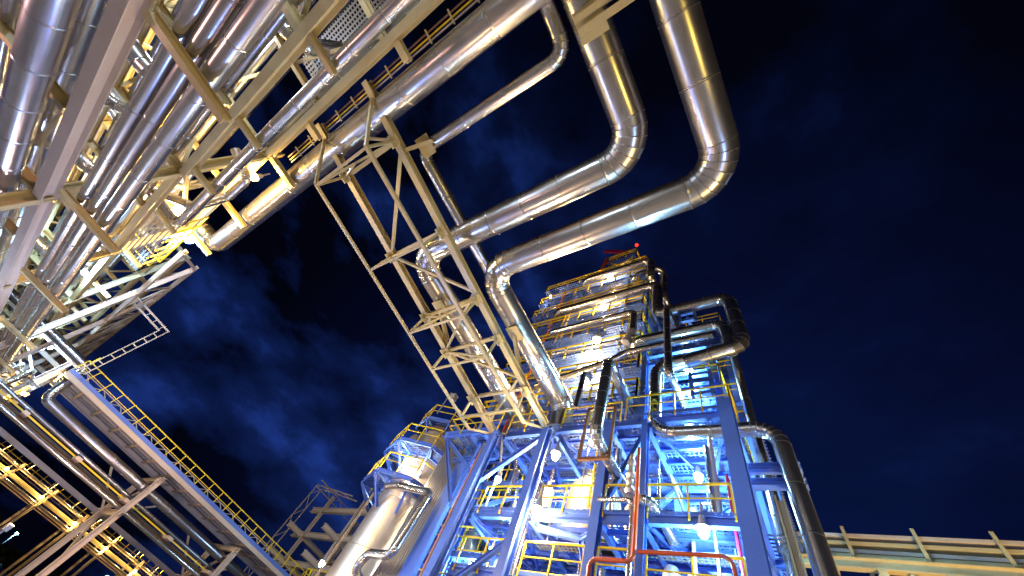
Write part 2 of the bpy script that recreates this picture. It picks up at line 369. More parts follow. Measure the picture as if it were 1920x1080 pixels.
# cable ladder hanging from the end of the truss
cl_ = thing('cable_ladder', 'cream cable ladder hanging down in an angle from the pipe rack above the walkway', 'cable ladder', (-39.6, -1.9, 8.4))
for dy in (0, .42):
    obj('side_rail', B(G(), (-39.6, -5.0, 13.0 + dy), (-39.6, -1.9 + dy, 13.0 + dy), .07, .12), PALE, cl_)
    obj('side_rail', B(G(), (-39.6, -1.9 + dy, 13.05 + dy), (-39.6, -1.9 + dy, 8.0), .12, .07), PALE, cl_)
for k in range(5): obj('rung', B(G(), (-39.6, -4.8 + k * .7, 13.0), (-39.6, -4.8 + k * .7, 13.4), .06, .06), PALE, cl_)
for k in range(7): obj('rung', B(G(), (-39.6, -1.9, 12.6 - k * .7), (-39.6, -1.5, 12.6 - k * .7), .06, .06), PALE, cl_)
# pipes on the rack
def rp(label, y, z, r, x1=-75, x0=9, mat=None, seam=1.4, tail=None, group='pipes lying along the pipe rack'):
    pts = [(x0, y, z), (x1, y, z)] + (tail or [])
    return pipe(label, pts, r, mat=mat, seam=seam, group=group)
rp('silver pipe nearest the girder of the three side by side on the lower brackets', -5.14, 5.93, .16, mat=CLAD, seam=2.4)
rp('middle one of the three silver pipes side by side on the lower brackets', -4.75, 5.93, .165, mat=CLAD, seam=2.1)
rp('outermost of the three silver pipes side by side on the lower brackets', -4.31, 5.96, .195, mat=CLAD, seam=1.9)
rp('thick silver pipe with a long seam down the left edge of the photo', -6.35, 5.0, .30, mat=CLAD2, seam=1.5)
rp('thick dark blue reflecting pipe just right of the leftmost seamed pipe', -7.25, 6.25, .31, mat=CLAD2, seam=1.9)
rp('silver pipe at the far left edge behind the thick seamed pipe', -8.7, 6.15, .30, mat=CLAD2)
pipe('very large silver duct on top of the rack ending beside the cold blue lamp',
     [(9, -4.39, 13.95), (-26.6, -4.39, 13.95), (-26.6, -8.2, 13.95)], .57, R=1.0, seam=2.1, mat=CLAD)
rp('slim bright pipe on the middle brackets between two cream girders', -4.74, 9.78, .20, x1=-20.0, tail=[(-20.0, -7.5, 9.78)])
rp('wide silver duct inside the top tier behind the slim bright pipe', -6.5, 13.95, .52, seam=2.0, x1=-30)
tiers = {'lower': (T1 + .14, [(-8.1, .13), (-9.8, .26), (-10.5, .14), (-11.2, .2), (-11.9, .12)]),
         'middle': (T2 + .16, [(-6.5, .16), (-7.1, .24), (-7.9, .3), (-8.7, .12), (-9.7, .22), (-10.5, .34), (-11.6, .2)]),
         'top': (T3 + .16, [(-7.9, .26), (-8.6, .15), (-9.9, .36), (-10.9, .22), (-11.8, .3)])}
ords = ['first', 'second', 'third', 'fourth', 'fifth', 'sixth', 'seventh']
for nm, (z, l) in tiers.items():
    for i, (y, r) in enumerate(l):
        rp(f'silver pipe inside the {nm} tier of the pipe rack, {ords[i]} from the brackets', y, z + r - .06, r, mat=random.choice((CLAD, CLAD2, CLADF)), seam=3)
# pipes that dive across the rack, with elbows
for i, (x, y0, y1, z, r) in enumerate(((-3.0, -6.4, -12, 8.4, .2), (-6.2, -6.4, -12, 7.6, .24), (-12.9, -6.4, -12.2, 8.5, .28), (-14.2, -6.3, -12.0, 7.7, .2), (-19.3, -6.3, -12, 8.2, .25), (-22.5, -6.3, -12, 12.0, .22), (-29.2, -6.3, -12, 8.3, .3), (-33.3, -6.2, -12, 7.7, .2), (-10.2, -6.3, -12.2, 11.9, .3))):
    pipe(f'silver crossover pipe turning up inside the rack, {(ords + ["eighth", "ninth"])[i]} of nine listed along it', [(x, y1, z), (x, y0 - .8, z), (x, y0 - .8, z + 2.2)], r, group='crossover pipes inside the rack', mat=CLADF if i % 2 else CLAD)
# drain pipe next to the light on the rack
pipe('short silver branch pipe with two bends beside the brightest yellow lamp', [(-17.3, -6.6, 12.6), (-17.3, -5.2, 12.2), (-18.6, -5.0, 11.7), (-18.8, -5.0, 10.2), (-20, -6.4, 10)], .2, R=.35)
# yellow railed platform at the lit bay
def railing(path, z, name='railing', parent=None, h=1.1, sp=1.25, mat=None, closed=False, toe=True, w0=.058):
    g = G(); pts = [V((*p, z)) for p in path]
    if closed: pts.append(pts[0])
    for a, b in zip(pts, pts[1:]):
        L = (b - a).length; m = max(1, round(L / sp)); d = (b - a).normalized()
        for k in range(m + 1):
            p = a + (b - a) * (k / m); B(g, p - V((0, 0, .18)), p + V((0, 0, h)), w0, w0, (d.x, d.y, 0))
        for q, w in ((h, w0 * 1.1), (h * .52, w0 * .7)): B(g, a + V((0, 0, q)), b + V((0, 0, q)), w, w)
    o = obj(name, g, mat or YEL, parent)
    if toe:
        g = G()
        for a, b in zip(pts, pts[1:]): B(g, a + V((0, 0, .02)), b + V((0, 0, .02)), .012, .16)
        obj('toe_plate', g, BLUE, o)
    return o
pf = thing('access_platform', 'small platform with bright yellow railing between the yellow and the blue lamp on the rack', 'platform', (-23.2, -6, 9.6))
g = G(); box(g, (-19.6, -8.6, 9.72), (-26.5, -4.6, 9.78)); obj('floor_deck', g, GRATC, pf)
railing([(-19.6, -4.6), (-26.5, -4.6), (-26.5, -8.6)], 9.8, parent=pf, toe=False)
railing([(-19.6, -8.6), (-26.5, -8.6)], 9.8, parent=pf, toe=False)
pf2 = thing('access_platform', 'upper platform with yellow railing inside the rack at the top edge of the photo', 'platform', (-7, -8, 11))
g = G(); box(g, (-1.6, -8.9, 15.52), (-13.5, -7.2, 15.58)); obj('floor_deck', g, GRATC, pf2)
railing([(-1.6, -7.2), (-13.5, -7.2), (-13.5, -8.9)], 15.6, parent=pf2, toe=False)
for x in (-2, -7.6, -13): obj('post', B(G(), (x, -8.9, T3), (x, -8.9, 15.5), .15, .15), CREAM, pf2)
# blue steel structure behind the rack
bs = thing('equipment_frame', 'blue steel equipment frame with yellow railings seen through the gaps of the pipe rack', 'steel frame', (-20, -18, GZ))
for x in (3, -4, -11, -18, -25, -32, -39):
    for y in (-14.5, -20): obj('column', H(G(), (x, y, GZ), (x, y, 17), .4, .34, (0, 1, 0)), BLUE, bs)
for z in (5, 8.6, 12.2, 15.6):
    for y in (-14.5, -17.2, -20): obj('beam', H(G(), (4, y, z), (-40, y, z), .4, .3), BLUE, bs)
    for x in (3, -.5, -4, -7.5, -11, -14.5, -18, -21.5, -25, -28.5, -32, -35.5, -39): obj('beam', H(G(), (x, -14.6, z + .02), (x, -19.9, z + .02), .3, .22), BLUE, bs)
    if z > 6: railing([(4, -14.2), (-40, -14.2)], z + .25, parent=bs, toe=False, sp=1.5, w0=.08)
    g = G(); box(g, (3, -16.8, z + .22), (-39, -19.8, z + .25)); obj('floor_deck', g, GRATB, bs)
for i_, x in enumerate((-2, -9, -14, -22, -29)):
    g = G(); lathe(g, (x, -17.4, 0), [(1.3, 5.2), (1.3, 10.2 + i_ % 2 * 3), (1.0, 10.9 + i_ % 2 * 3), (.01, 11.2 + i_ % 2 * 3)], 28)
    one('drum', g, CLADV, f'silver drum in the blue frame behind the pipe rack, {("first", "second", "third", "fourth", "fifth")[i_]} from the top edge', 'vessel', 'drums behind the pipe rack')

# cable tray slung beside the top girder
ct = thing('cable_tray', 'brown and yellow cable tray beside the big silver duct under the top girder', 'cable tray', (0, -5.2, T3 + .3))
for k, (dy, m_) in enumerate(((-.06, BROWND), (.08, YEL), (.2, PALE))):
    obj('cable_run', B(G(), (9, -5.32 + dy, T3 + .7), (-16, -5.32 + dy, T3 + .7), .05, .05), m_, ct)
for k in range(22): obj('rung', B(G(), (8 - k * 1.1, -5.48, T3 + .62), (8 - k * 1.1, -5.0, T3 + .62), .06, .04), CREAM, ct)

# ------------------------------------------------------------------ truss bridge from the rack to the tower
br = thing('truss_bridge', 'cream truss bridge crossing the sky from the pipe rack down to the blue tower', 'truss bridge', (-13.1, 12, 12))
X1, X2 = -13.0, -9.62
def zt(y): return 13.75 - (y + 5.5) * .0765
def zb(y): return 11.75 - (y + 5.5) * .042
Y0_, Y1_ = -5.5, 12.0
for X in (X1, X2):
    prism(g := G(), Hp(.34, .28, .03, .025), (X, Y0_, zt(Y0_)), (X, Y1_, zt(Y1_))); obj('top_chord', g, CREAM, br)
    g = G(); B(g, (X, -3.1, zb(-3.1)), (X, 10.4, zb(10.4)), .11 if X == X1 else .16, .11); obj('bottom_chord', g, CREAM, br)
ys = [-3.05, 1.05, 4.45, 6.6, 9.6]
for i, y in enumerate(ys):
    for X in (X1, X2):
        obj('hanger', B(G(), (X, y, zb(y)), (X, y, zt(y) - .2), .1, .1), CREAM, br)
        g = G(); box(g, (X - .02, y - .24, zt(y) - .46), (X + .02, y + .24, zt(y) - .2)); obj('gusset', g, CREAM, br); g = G(); box(g, (X - .26, y - .22, zt(y) - .235), (X + .26, y + .22, zt(y) - .215)); obj('gusset', g, CREAM, br)
    obj('strut', H(G(), (X1 + .1, y, zt(y) - .05), (X2 - .1, y, zt(y) - .05), .22 if i == 2 else .14, .16), CREAM, br)
    obj('strut', B(G(), (X1, y, zb(y)), (X2, y, zb(y)), .09, .09), CREAM, br)
    if i in (0, 2):
        obj('brace', B(G(), (X1, y, zb(y)), (X2, y, zt(y) - .2), .09, .09), CREAM, br); obj('brace', B(G(), (X1 * .5 + X2 * .5, y, (zb(y) + zt(y)) / 2 - .1), (X1, y, zt(y) - .2), .08, .08), CREAM, br)
    elif i % 2: obj('brace', B(G(), (X2, y, zb(y)), (X1, y, zt(y) - .2), .08, .08), CREAM, br)
zz_ = [(X2, -2.6), (X1, 1.05), (X2, 4.1), (X1, 6.55), (X2, 8.9), (X1, 11.4)]
for (xa, a), (xb, b_) in zip(zz_, zz_[1:]): obj('brace', B(G(), (xa, a, zt(a) - .12), (xb, b_, zt(b_) - .12), .12, .12), CREAM, br)
for X in (X1, X2):
    obj('brace', B(G(), (X, -3.1, zb(-3.1)), (X, -4.8, zt(-4.8) - .2), .12, .12), CREAM, br)
    obj('brace', B(G(), (X, 10.4, zb(10.4)), (X, 12.0, zt(12) - .2), .1, .1), CREAM, br)
obj('brace', B(G(), (X1, -5.0, zt(-5.0)), (X2, -3.05, zt(-3.05)), .13, .13), CREAM, br)

# ------------------------------------------------------------------ the looping pipes over the bridge
ZL = 14.5
pipe('large silver pipe loop reaching furthest right in front of the dark sky',
     [(1.10, -9.5, ZL), (1.10, 3.80, ZL), (-9.45, 3.80, ZL), (-9.45, 12.9, ZL), (-9.45, 12.9, 12.8)], .61, R=1.3, seam=1.95, gores=7)
pipe('large silver pipe loop inside the outer one, passing behind the cream truss bridge',
     [(-1.22, -9.5, ZL), (-1.22, 1.77, ZL), (-12.75, 1.77, ZL), (-12.75, 14.5, ZL)], .61, R=1.3, seam=1.95, gores=7)
pipe('thinner silver pipe loop branching off the big duct at the top centre',
     [(-2.30, -4.3, ZL), (-2.30, -2.36, ZL), (-9.42, -2.36, ZL), (-9.42, 13.5, ZL)], .265, R=.55, seam=1.8, gores=5)
# pipe shoes: cradle plates that rest on stub beams from the bridge
def shoe(label, x, y, r, zc, stub):
    t_ = thing('pipe_shoe', label, 'pipe support', (x, y, zc - r - .3), 'pipe supports under the loops')
    g = G(); box(g, (x - .34, y - .42, zc - r - .10), (x + .34, y + .42, zc - r - .07)); obj('base_plate', g, CREAM, t_)
    for dx in (-.18, .18):
        g = G(); box(g, (x + dx - .015, y - .4, zc - r - .07), (x + dx + .015, y + .4, zc - r + .09)); obj('fin', g, CREAM, t_)
    g = G(); H(g, stub[0], stub[1], .2, .16); obj('stub_beam', g, CREAM, t_)
    return t_
shoe('cream cradle under the outer pipe loop beside the truss bridge', -9.45, 7.2, .61, ZL, ((-9.45, 7.2, 13.72), (-9.6, 8.6, 12.9)))
shoe('cream cradle under the inner pipe loop above the truss bridge', -12.75, 4.6, .61, ZL, ((-12.75, 4.6, 13.72), (-12.9, 6.2, 13.1)))
shoe('small cream bracket where the thin pipe loop turns towards the tower', -8.9, -2.36, .265, ZL, ((-8.4, -2.36, 14.05), (-9.6, -2.6, 13.7)))
ts = thing('beam_support', 'cream steel support with two stepped beams under the right pipes at the top edge', 'pipe support', (-1.2, -2, 13))
for k, (y, x0, x1) in enumerate(((-2.86, -1.6, -.3), (-2.5, -1.6, .9))): obj('beam', H(G(), (x0, y, 13.7 - k * .02), (x1, y, 13.7 - k * .02), .2, .2), CREAM, ts)
g = G(); box(g, (-1.62, -3.1, 13.84), (-.75, -2.15, 13.88)); obj('base_plate', g, CREAM, ts)

# ------------------------------------------------------------------ blue process tower, lower block
tw = thing('process_tower', 'blue steel lower block of the process tower with open floors and yellow railings', 'process tower', (-7, 16, GZ))
def tb(name, p0, p1, h=.25, b=.22, mat=None, up=(0, 0, 1), root=None): return obj(name, H(G(), p0, p1, h, b, up), mat or BLUE, root or tw)
L0, L1, L2, L3 = 1.8, 5.95, 8.3, 12.75
FX = [-12.72, -9.45, -6.45, -4.75, -1.4]
for x in FX:
    for y in (12.0, 17.0, 22.0):
        w = (.42 if x < -9 else .56) if (y == 12.0 and x in (-12.72, -9.45, -1.4)) else .42 if x == -6.45 else .34
        if y == 12.0 and x == -4.75: w = .3
        yy = 12.55 if (y == 12.0 and x in (-6.45, -4.75)) else y
        top = 12.1 if (y == 12.0 and x in (-12.72, -9.45)) else 12.6
        tb('column', (x, yy, GZ), (x, yy, top), w, w * .86, up=(0, 1, 0))
for z in (L0, L1, L2, L3):
    for y in (12.6, 17, 22):
        for xa, xb in zip(FX, FX[1:]):
            if y == 12.6 and z == L2 and xa == -12.72: xa = -12.2
            tb('beam', (xa + .2, y, z - .17), (xb - .2, y, z - .17), .34, .2)
    for x in FX:
        tb('beam', (x, 12.8, z - .16), (x, 21.8, z - .16), .3, .2)
    k = 0
    for y in (13.5, 14.4, 15.3, 16.2, 18, 19, 20, 21):
        tb('joist', (FX[0] + .2, y, z - .12), (FX[-1] - .2, y, z - .12), .2, .14, DBLUE)
for z in (L0, L1, L2, L3):
    for xa, xb in zip(FX, FX[1:]):
        if xa == -9.45 and z < L3: continue
        g = G(); box(g, (xa + .12, 12.45, z + .01), (xb - .12, 21.9, z + .04)); obj('floor_deck', g, GRATB, tw)
for z in (L0, L1, L2):
    railing([(-12.2, 12.5), (-9.75, 12.5)], z, parent=tw); railing([(-9.15, 12.5), (-6.7, 12.5)], z, parent=tw)
    railing([(-6.2, 12.5), (-4.9, 12.5)], z, parent=tw)
    railing([(-4.55, 12.5), (-1.8, 12.5)], z, parent=tw)
railing([(-12.4, 12.4), (-10.1, 12.4)], L3, parent=tw); railing([(-9.0, 12.4), (-5.9, 12.4)], L3, parent=tw)
railing([(-5.6, 12.3), (-1.2, 12.3), (-1.2, 17)], L3, parent=tw, h=1.2)
# diagonal bracing and knee braces
for p0, p1 in (((-12.72, 12.3, 9.6), (-9.6, 12.3, 12.2)), ((-12.5, 12.3, 4.7), (-9.5, 12.3, 7.2)), ((-6.45, 12.8, 8.6), (-4.8, 12.8, 12.3)), ((-6.4, 17, 8.6), (-1.5, 17, 12.4)), ((-9.4, 17, 6.2), (-6.5, 17, 12.2)),
               ((-6.2, 12.7, 12.3), (-6.9, 12.7, 10.6)), ((-9.2, 12.7, 12.4), (-8.1, 12.7, 10.9)), ((-6.3, 14.8, 6.2), (-1.6, 14.8, 8.0)), ((-4.7, 12.9, 6.2), (-4.0, 15.5, 8.0)), ((-4.75, 13, 8.5), (-4.75, 16.8, 12.3)), ((-1.4, 13, 12.3), (-1.4, 16.8, 8.6)), ((-12.7, 12.8, 8.5), (-12.7, 16.8, 12.3)), ((-12.7, 16.8, 2), (-12.7, 12.8, 5.7))):
    tb('brace', p0, p1, .2, .18)
# gusseted chevron under floor two, seen against the vessel
tb('brace', (-9.2, 13, 7.9), (-7.5, 13.6, 7.9), .2, .2); tb('brace', (-6.6, 13, 7.9), (-7.5, 13.6, 7.9), .2, .2)
tb('brace', (-7.5, 13.6, 7.9), (-6.8, 13.6, 5.9), .22, .2)
# cable tray arm that reaches out on the right
for k, z in enumerate((9.75, 10.35)): tb('outrigger', (-1.2, 13.0, z), (.35, 13.0, z), .26, .3)
tb('outrigger', (-1.0, 12.6, 12.5), (-1.0, 21, 12.5), .2, .2)
# second row of posts, right flank
for y in (14.5, 17.2): tb('column', (-.75, y, GZ), (-.75, y, 12.5), .26, .24, up=(0, 1, 0))
for z in (L1 - .2, L2 - .2, 11): tb('beam', (-1.2, 14.5, z), (-.75, 14.5, z), .2, .16)
for z in (L1, L2, L3):
    g = G(); box(g, (-1.15, 13.4, z + .01), (-.5, 21.9, z + .04)); obj('floor_deck', g, GRATB, tw)
# left bracket frame between column and vessel
lf = thing('bracket_frame', 'blue braced bracket frame left of the two tall tower columns under the bridge end', 'steel frame', (-15, 12.4, 9))
for p0, p1 in (((-16.9, 12.2, 12.6), (-12.9, 12.2, 12.6)), ((-16.9, 14.2, 12.6), (-12.9, 14.2, 12.6)), ((-16.9, 12.2, 12.6), (-16.9, 14.2, 12.6)), ((-14.9, 12.2, 12.6), (-14.9, 14.2, 12.6)), ((-13.9, 12.2, 12.6), (-13.9, 14.2, 12.6)),
               ((-16.8, 12.3, 12.5), (-14.6, 12.9, 8.9)), ((-16.8, 12.3, 12.5), (-14.2, 12.9, 10.6)), ((-14.4, 12.9, 8.6), (-14.4, 12.9, 12.4)), ((-16.0, 12.9, 11.4), (-12.9, 12.9, 11.4))):
    tb('beam', p0, p1, .2, .18, root=lf)
g = G(); box(g, (-16.8, 12.2, 12.72), (-12.9, 14.2, 12.75)); obj('floor_deck', g, GRATB, lf)
railing([(-17, 14.2), (-17, 12.1), (-12.9, 12.1)], 12.76, parent=lf)
# annex behind the two tall columns
an = thing('annex_frame', 'blue annex frame with floors and railings seen between the two tall tower columns', 'steel frame', (-16, 18, GZ))
for x in (-19.5, -16.2, -13.2):
    for y in (16, 20.5): tb('column', (x, y, GZ), (x, y, 12.4), .3, .28, up=(0, 1, 0), root=an)
for z in (3.6, L1, L2, 10.5, 12.4):
    for y in (16, 20.5): tb('beam', (-19.3, y, z - .2), (-13.4, y, z - .2), .28, .2, root=an)
    for x in (-19.5, -16.2, -13.2): tb('beam', (x, 16.2, z - .2), (x, 20.3, z - .2), .24, .18, root=an)
    for y in (17.2, 18.4, 19.5): tb('joist', (-19.3, y, z - .12), (-13.4, y, z - .12), .16, .12, DBLUE, root=an)
    g = G(); box(g, (-19.5, 15.9, z), (-13.1, 20.5, z + .03)); obj('floor_deck', g, GRATB, an)
    railing([(-19.5, 15.8), (-13.1, 15.8)], z + .04, parent=an, toe=False)
for z0, z1 in ((3.6, L1), (L2, 10.5)): tb('brace', (-19.4, 16, z0), (-16.3, 16, z1 - .4), .16, .14, root=an); tb('brace', (-13.3, 16, z0), (-16.1, 16, z1 - .4), .16, .14, root=an)
for k_, (x, y, z1) in enumerate(((-15, 18.2, 9.4), (-17.8, 18.6, 11.2))):
    g = G(); lathe(g, (x, y, 0), [(.8, GZ), (.8, z1 - .5), (.5, z1 - .1), (.01, z1)], 24)
    one('drum', g, CLADV, ('slim silver drum standing inside the blue annex nearest the tower column', 'slim silver drum standing inside the blue annex nearest the ribbed wall')[k_], 'vessel')

# ribbed wall, flat blue column panel beside it
def ribwall(label, xa, xb, y, z0, z1, pitch=.16, dep=.05, mat=None):
    g = G(); n = int(abs(xb - xa) / pitch); b = len(g.v)
    prof = []
    for i in range(n):
        x = xa + (xb - xa) * i / n; w = (xb - xa) / n
        prof += [(x, y), (x + w * .35, y), (x + w * .5, y - dep), (x + w * .85, y - dep)]
    for x, yy in prof: g.v.append(V((x, yy, z0))); g.v.append(V((x, yy, z1)))
    for i in range(len(prof) - 1): a = b + 2 * i; g.face((a, a + 2, a + 3, a + 1))
    box(g, (xa, y + .05, z0), (xb, y + .15, z1))
    return one('ribbed_wall', g, mat or RIB, label, 'wall')
ribwall('ribbed silver wall standing between the round vessel and the left tower column', -17.45, -15.75, 13.15, GZ, 12.3)
ribwall('darker ribbed wall further back under the end of the cream bridge', -17.5, -11.0, 19.5, 9, 19.5, .22, .06, RIB)
ribwall('blue ribbed wall at the back of the annex behind the tall columns', -26, -12.8, 22.6, GZ, 12.3, .3, .08, BLUE)
ribwall('ribbed back wall closing the lower floors of the blue tower', -12.6, -1.5, 22.4, GZ, 12.3, .3, .08, BLUE)
g = G(); box(g, (-15.7, 13.05, GZ), (-14.9, 13.3, 11.8)); one('blue_panel', g, BLUE, 'tall flat blue steel panel between the ribbed wall and the orange pipe', 'panel')

# ------------------------------------------------------------------ upper block of the tower
ut = thing('process_tower', 'tall blue upper block of the process tower with many railed floors and warm lamps', 'process tower', (-11, 18, 13))
UX = [-16.25, -12.7, -7.45, -5.65]; UY = [13.95, 18.5, 23]
ZT = 32.8
for x in UX:
    for y in UY: tb('column', (x, y, 12.9 if x > -14 or y > 14 else 12.9), (x, y, ZT - .6), .40, .36, up=(0, 1, 0), root=ut)
lv = [15.3, 17.6, 20.0, 22.5, 25.0, 27.6, 30.1, 32.8]
for i, z in enumerate(lv):
    for y in UY:
        for xa, xb in zip(UX, UX[1:]): tb('beam', (xa + .18, y, z - .2), (xb - .18, y, z - .2), .3, .2, root=ut)
    for x in UX: tb('beam', (x, 14.15, z - .19), (x, 22.8, z - .19), .26, .2, root=ut)
    for y in (15.5, 17, 20, 21.5): tb('joist', (UX[0] + .2, y, z - .12), (UX[-1] - .2, y, z - .12), .18, .12, DBLUE, root=ut)
    g = G(); box(g, (UX[0] - .1, 13.2, z + .0), (UX[-1] + .1, 15.0, z + .04)); obj('floor_deck', g, GRATB, ut)
    g = G(); box(g, (UX[0] + .3, 15.0, z - .01), (UX[-1] - .3, 22.6, z + .03)); obj('floor_deck', g, GRATB, ut)
    railing([(UX[0] - .1, 15), (UX[0] - .1, 13.2), (UX[-1] + .1, 13.2), (UX[-1] + .1, 15)], z + .05, parent=ut, sp=1.3, toe=True, w0=.09)
for i, (za, zb_) in enumerate(zip([12.9] + lv, lv)):
    if i % 2 == 0:
        for a, c in (((-12.5, 14.1, za + .1), (-10, 14.1, zb_ - .4)), ((-7.6, 14.1, za + .1), (-10, 14.1, zb_ - .4))): tb('brace', a, c, .16, .16, PALE if i in (2, 6) else BLUE, root=ut)
    else: tb('brace', (-16.1, 14.1, za + .1), (-12.9, 14.1, zb_ - .4), .14, .14, root=ut)
    for zz in (.5, 1.05, 1.6):
        tb('girt', (UX[0] + .3, 15.6, za + zz), (UX[-1] - .3, 15.6, za + zz), .14, .1, BLUE if zz > 1 else DBLUE, root=ut)
# inner column vessel
g = G(); lathe(g, (-10.0, 17.2, 13), [(.01, 0), (1.5, .05), (1.6, 1), (1.6, 17.5), (1.3, 18.6), (.7, 19.1), (.01, 19.3)], 32)
one('inner_vessel', g, CLADV, 'silver column vessel standing inside the tall upper tower block', 'vessel')
# roof: extra small deck with crane and beacon
rt = thing('roof_platform', 'small railed crown platform on the very top of the tall tower', 'platform', (-8.5, 15.5, ZT))
for x in (-9.5, -6.9):
    for y in (13.5, 15.3): tb('post', (x, y, ZT + .1), (x, y, ZT + 3.1), .16, .14, root=rt)
g = G(); box(g, (-9.7, 13.35, ZT + 3.1), (-6.7, 15.5, ZT + 3.15)); obj('floor_deck', g, GRATB, rt)
for a, c in (((-9.5, 13.5, ZT + .1), (-6.9, 13.5, ZT + 3)), ((-6.9, 13.5, ZT + .1), (-9.5, 13.5, ZT + 3))): obj('brace', B(G(), a, c, .08, .08), YEL, rt)
railing([(-9.7, 13.35), (-6.7, 13.35), (-6.7, 15.5), (-9.7, 15.5)], ZT + 3.2, parent=rt, closed=True, sp=.9, w0=.09)
cr = thing('davit_crane', 'violet and orange davit crane on top of the tall tower', 'crane', (-10.1, 13.6, ZT + .1))
obj('mast', B(G(), (-10.5, 13.5, ZT + .2), (-10.0, 13.5, ZT + 4.6), .26, .26), ORG, cr)
obj('jib', B(G(), (-10.7, 13.6, ZT + 7.7), (-7.9, 13.6, ZT + 4.9), .18, .5), PURP, cr)
obj('stay', B(G(), (-10.0, 13.5, ZT + 3.4), (-7.4, 13.5, ZT + 4.9), .2, .3), ORG, cr)
bc = thing('warning_beacon', 'small red warning light on the highest corner post of the tower', 'warning light', (-6.75, 13.4, ZT + 3.2))
obj('post', B(G(), (-6.75, 13.4, ZT + 4.2), (-6.75, 13.4, ZT + 5.4), .07, .07), YEL, bc)
g = G(); lathe(g, (-6.75, 13.4, ZT + 5.5), [(.01, -.16), (.14, -.1), (.16, 0), (.14, .12), (.01, .18)], 12); obj('red_globe', g, emit('red_beacon', (1, .02, .01), 6), bc)
# right upper bay
rb = thing('process_tower', 'lower right wing of the blue tower lit by cyan white lamps', 'process tower', (-3.4, 15, 13))
RX = [-5.3, -1.75]
for x in RX:
    for y in (13.6, 18): tb('column', (x, y, 12.9), (x, y, 18.6), .34, .3, up=(0, 1, 0), root=rb)
for z in (15.4, 17.9, 18.75):
    for y in (13.6, 18): tb('beam', (RX[0] + .2, y, z), (RX[1] - .2 + (.9 if z > 18 else 0), y, z), .26, .2, root=rb)
    for x in RX: tb('beam', (x, 13.8, z), (x, 17.8, z), .24, .18, root=rb)
    for y in (14.6, 15.6, 16.6): tb('joist', (RX[0] + .2, y, z + .02), (RX[1] - .2, y, z + .02), .16, .12, root=rb)
g = G(); box(g, (RX[0], 13.3, 15.55), (RX[1] + .3, 18, 15.58)); obj('floor_deck', g, GRATB, rb)
railing([(-4.2, 13.3), (-1.5, 13.3), (-1.5, 17)], 15.6, parent=rb, toe=False)
tb('brace', (-5.2, 18, 13), (-1.9, 18, 15.2), .16, .14, root=rb)
g = G()
for k in range(14): B(g, (-5.0, 17.6, 13.2 + k * .36), (-2.0, 17.6, 13.2 + k * .36), .04, .22, (0, .4, 1))
obj('louvre_wall', g, BLUE, rb)
# rear dark wing behind the loop
rw = thing('process_tower', 'shadowed rear wing of the blue tower seen through the square pipe loop', 'process tower', (-3.6, 21, 13))
for x in (-5.4, -1.5):
    for y in (19.5, 24): tb('column', (x, y, 12.9), (x, y, 29.6), .4, .34, up=(0, 1, 0), root=rw)
for z in (15.5, 18, 20.5, 23, 25.4, 27.6, 29.6):
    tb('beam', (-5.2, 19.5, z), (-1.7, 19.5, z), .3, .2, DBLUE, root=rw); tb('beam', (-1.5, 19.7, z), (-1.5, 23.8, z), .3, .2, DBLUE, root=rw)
    g = G(); box(g, (-5.4, 19.3, z + .16), (-1.4, 23.9, z + .2)); obj('floor_deck', g, GRATB, rw)
    railing([(-5.3, 19.2), (-1.3, 19.2), (-1.3, 23.8)], z + .22, parent=rw, toe=False, sp=1.4)
# brackets that hold the loop pipes
for lab, x, z in (('blue box bracket holding the upper run of the square pipe loop', -2.6, 22.7), ('blue box bracket holding the lower run of the square pipe loop', -2.35, 16.2)):
    t_ = thing('pipe_bracket', lab, 'pipe support', (x, 13.3, z - 1.2))
    for dx in (-.45, .45): obj('upright', H(G(), (x + dx, 13.1, z - 1.9), (x + dx, 13.1, z - .1), .16, .16, (0, 1, 0)), BLUE, t_)
    for dz in (-1.7, -.9, -.35): obj('cross_bar', H(G(), (x - .37, 13.1, z + dz), (x + .37, 13.1, z + dz), .2, .18), BLUE, t_)
    obj('arm', H(G(), (x, 13.2, z - 1.2), (x, 18, z - 1.2), .22, .18), BLUE, t_)

# ------------------------------------------------------------------ pipes on the tower face
YP = 12.95
def tp(label, pts, r, R=None, mat=None, **k): return pipe(label, pts, r, R=R or r * 1.9, mat=mat or CLADF, seam=k.pop('seam', 1.3), gores=4, group='silver pipes on the tower face', **k)
tp('topmost long silver pipe across the tower, bent into the tower at its left end', [(-11.6, 15.5, 31.9), (-11.6, YP, 31.9), (-4.95, YP, 31.9), (-4.95, YP, 28.6), (-4.95, 16.6, 28.6)], .33)
tp('second long silver pipe from the top, joining the square loop by a dark riser', [(-13.4, 15.5, 26.7), (-13.4, YP, 26.7), (-4.4, YP, 26.7), (-4.4, YP, 22.3), (-.15, YP, 22.3), (-.15, YP, 17.4), (-3.9, YP - .02, 16.6)], .37, R=.65)
tp('third long silver pipe across the tower ending in a short dark riser', [(-13.0, 15.4, 23.4), (-13.0, YP, 23.4), (-6.0, YP, 23.4), (-6.0, YP, 21.0)], .25)
tp('thin silver pipe crossing the tower between the two middle warm lamps', [(-12.0, 13.6, 20.2), (-12.0, YP, 20.2), (-5.8, YP, 20.2)], .12)
tp('silver pipe with a lowered left end crossing under the square loop', [(-5.9, 15.4, 19.65), (-5.9, YP, 19.65), (-.75, YP, 19.65), (-.75, YP, 17.0)], .30)
tp('long silver pipe stepping up across the middle of the tower to the right wing', [(-12.2, YP, 16.9), (-9.2, YP, 17.6), (-7.1, YP, 18.2), (-6.2, YP, 18.7), (-1.4, YP, 18.75)], .21, R=.6)
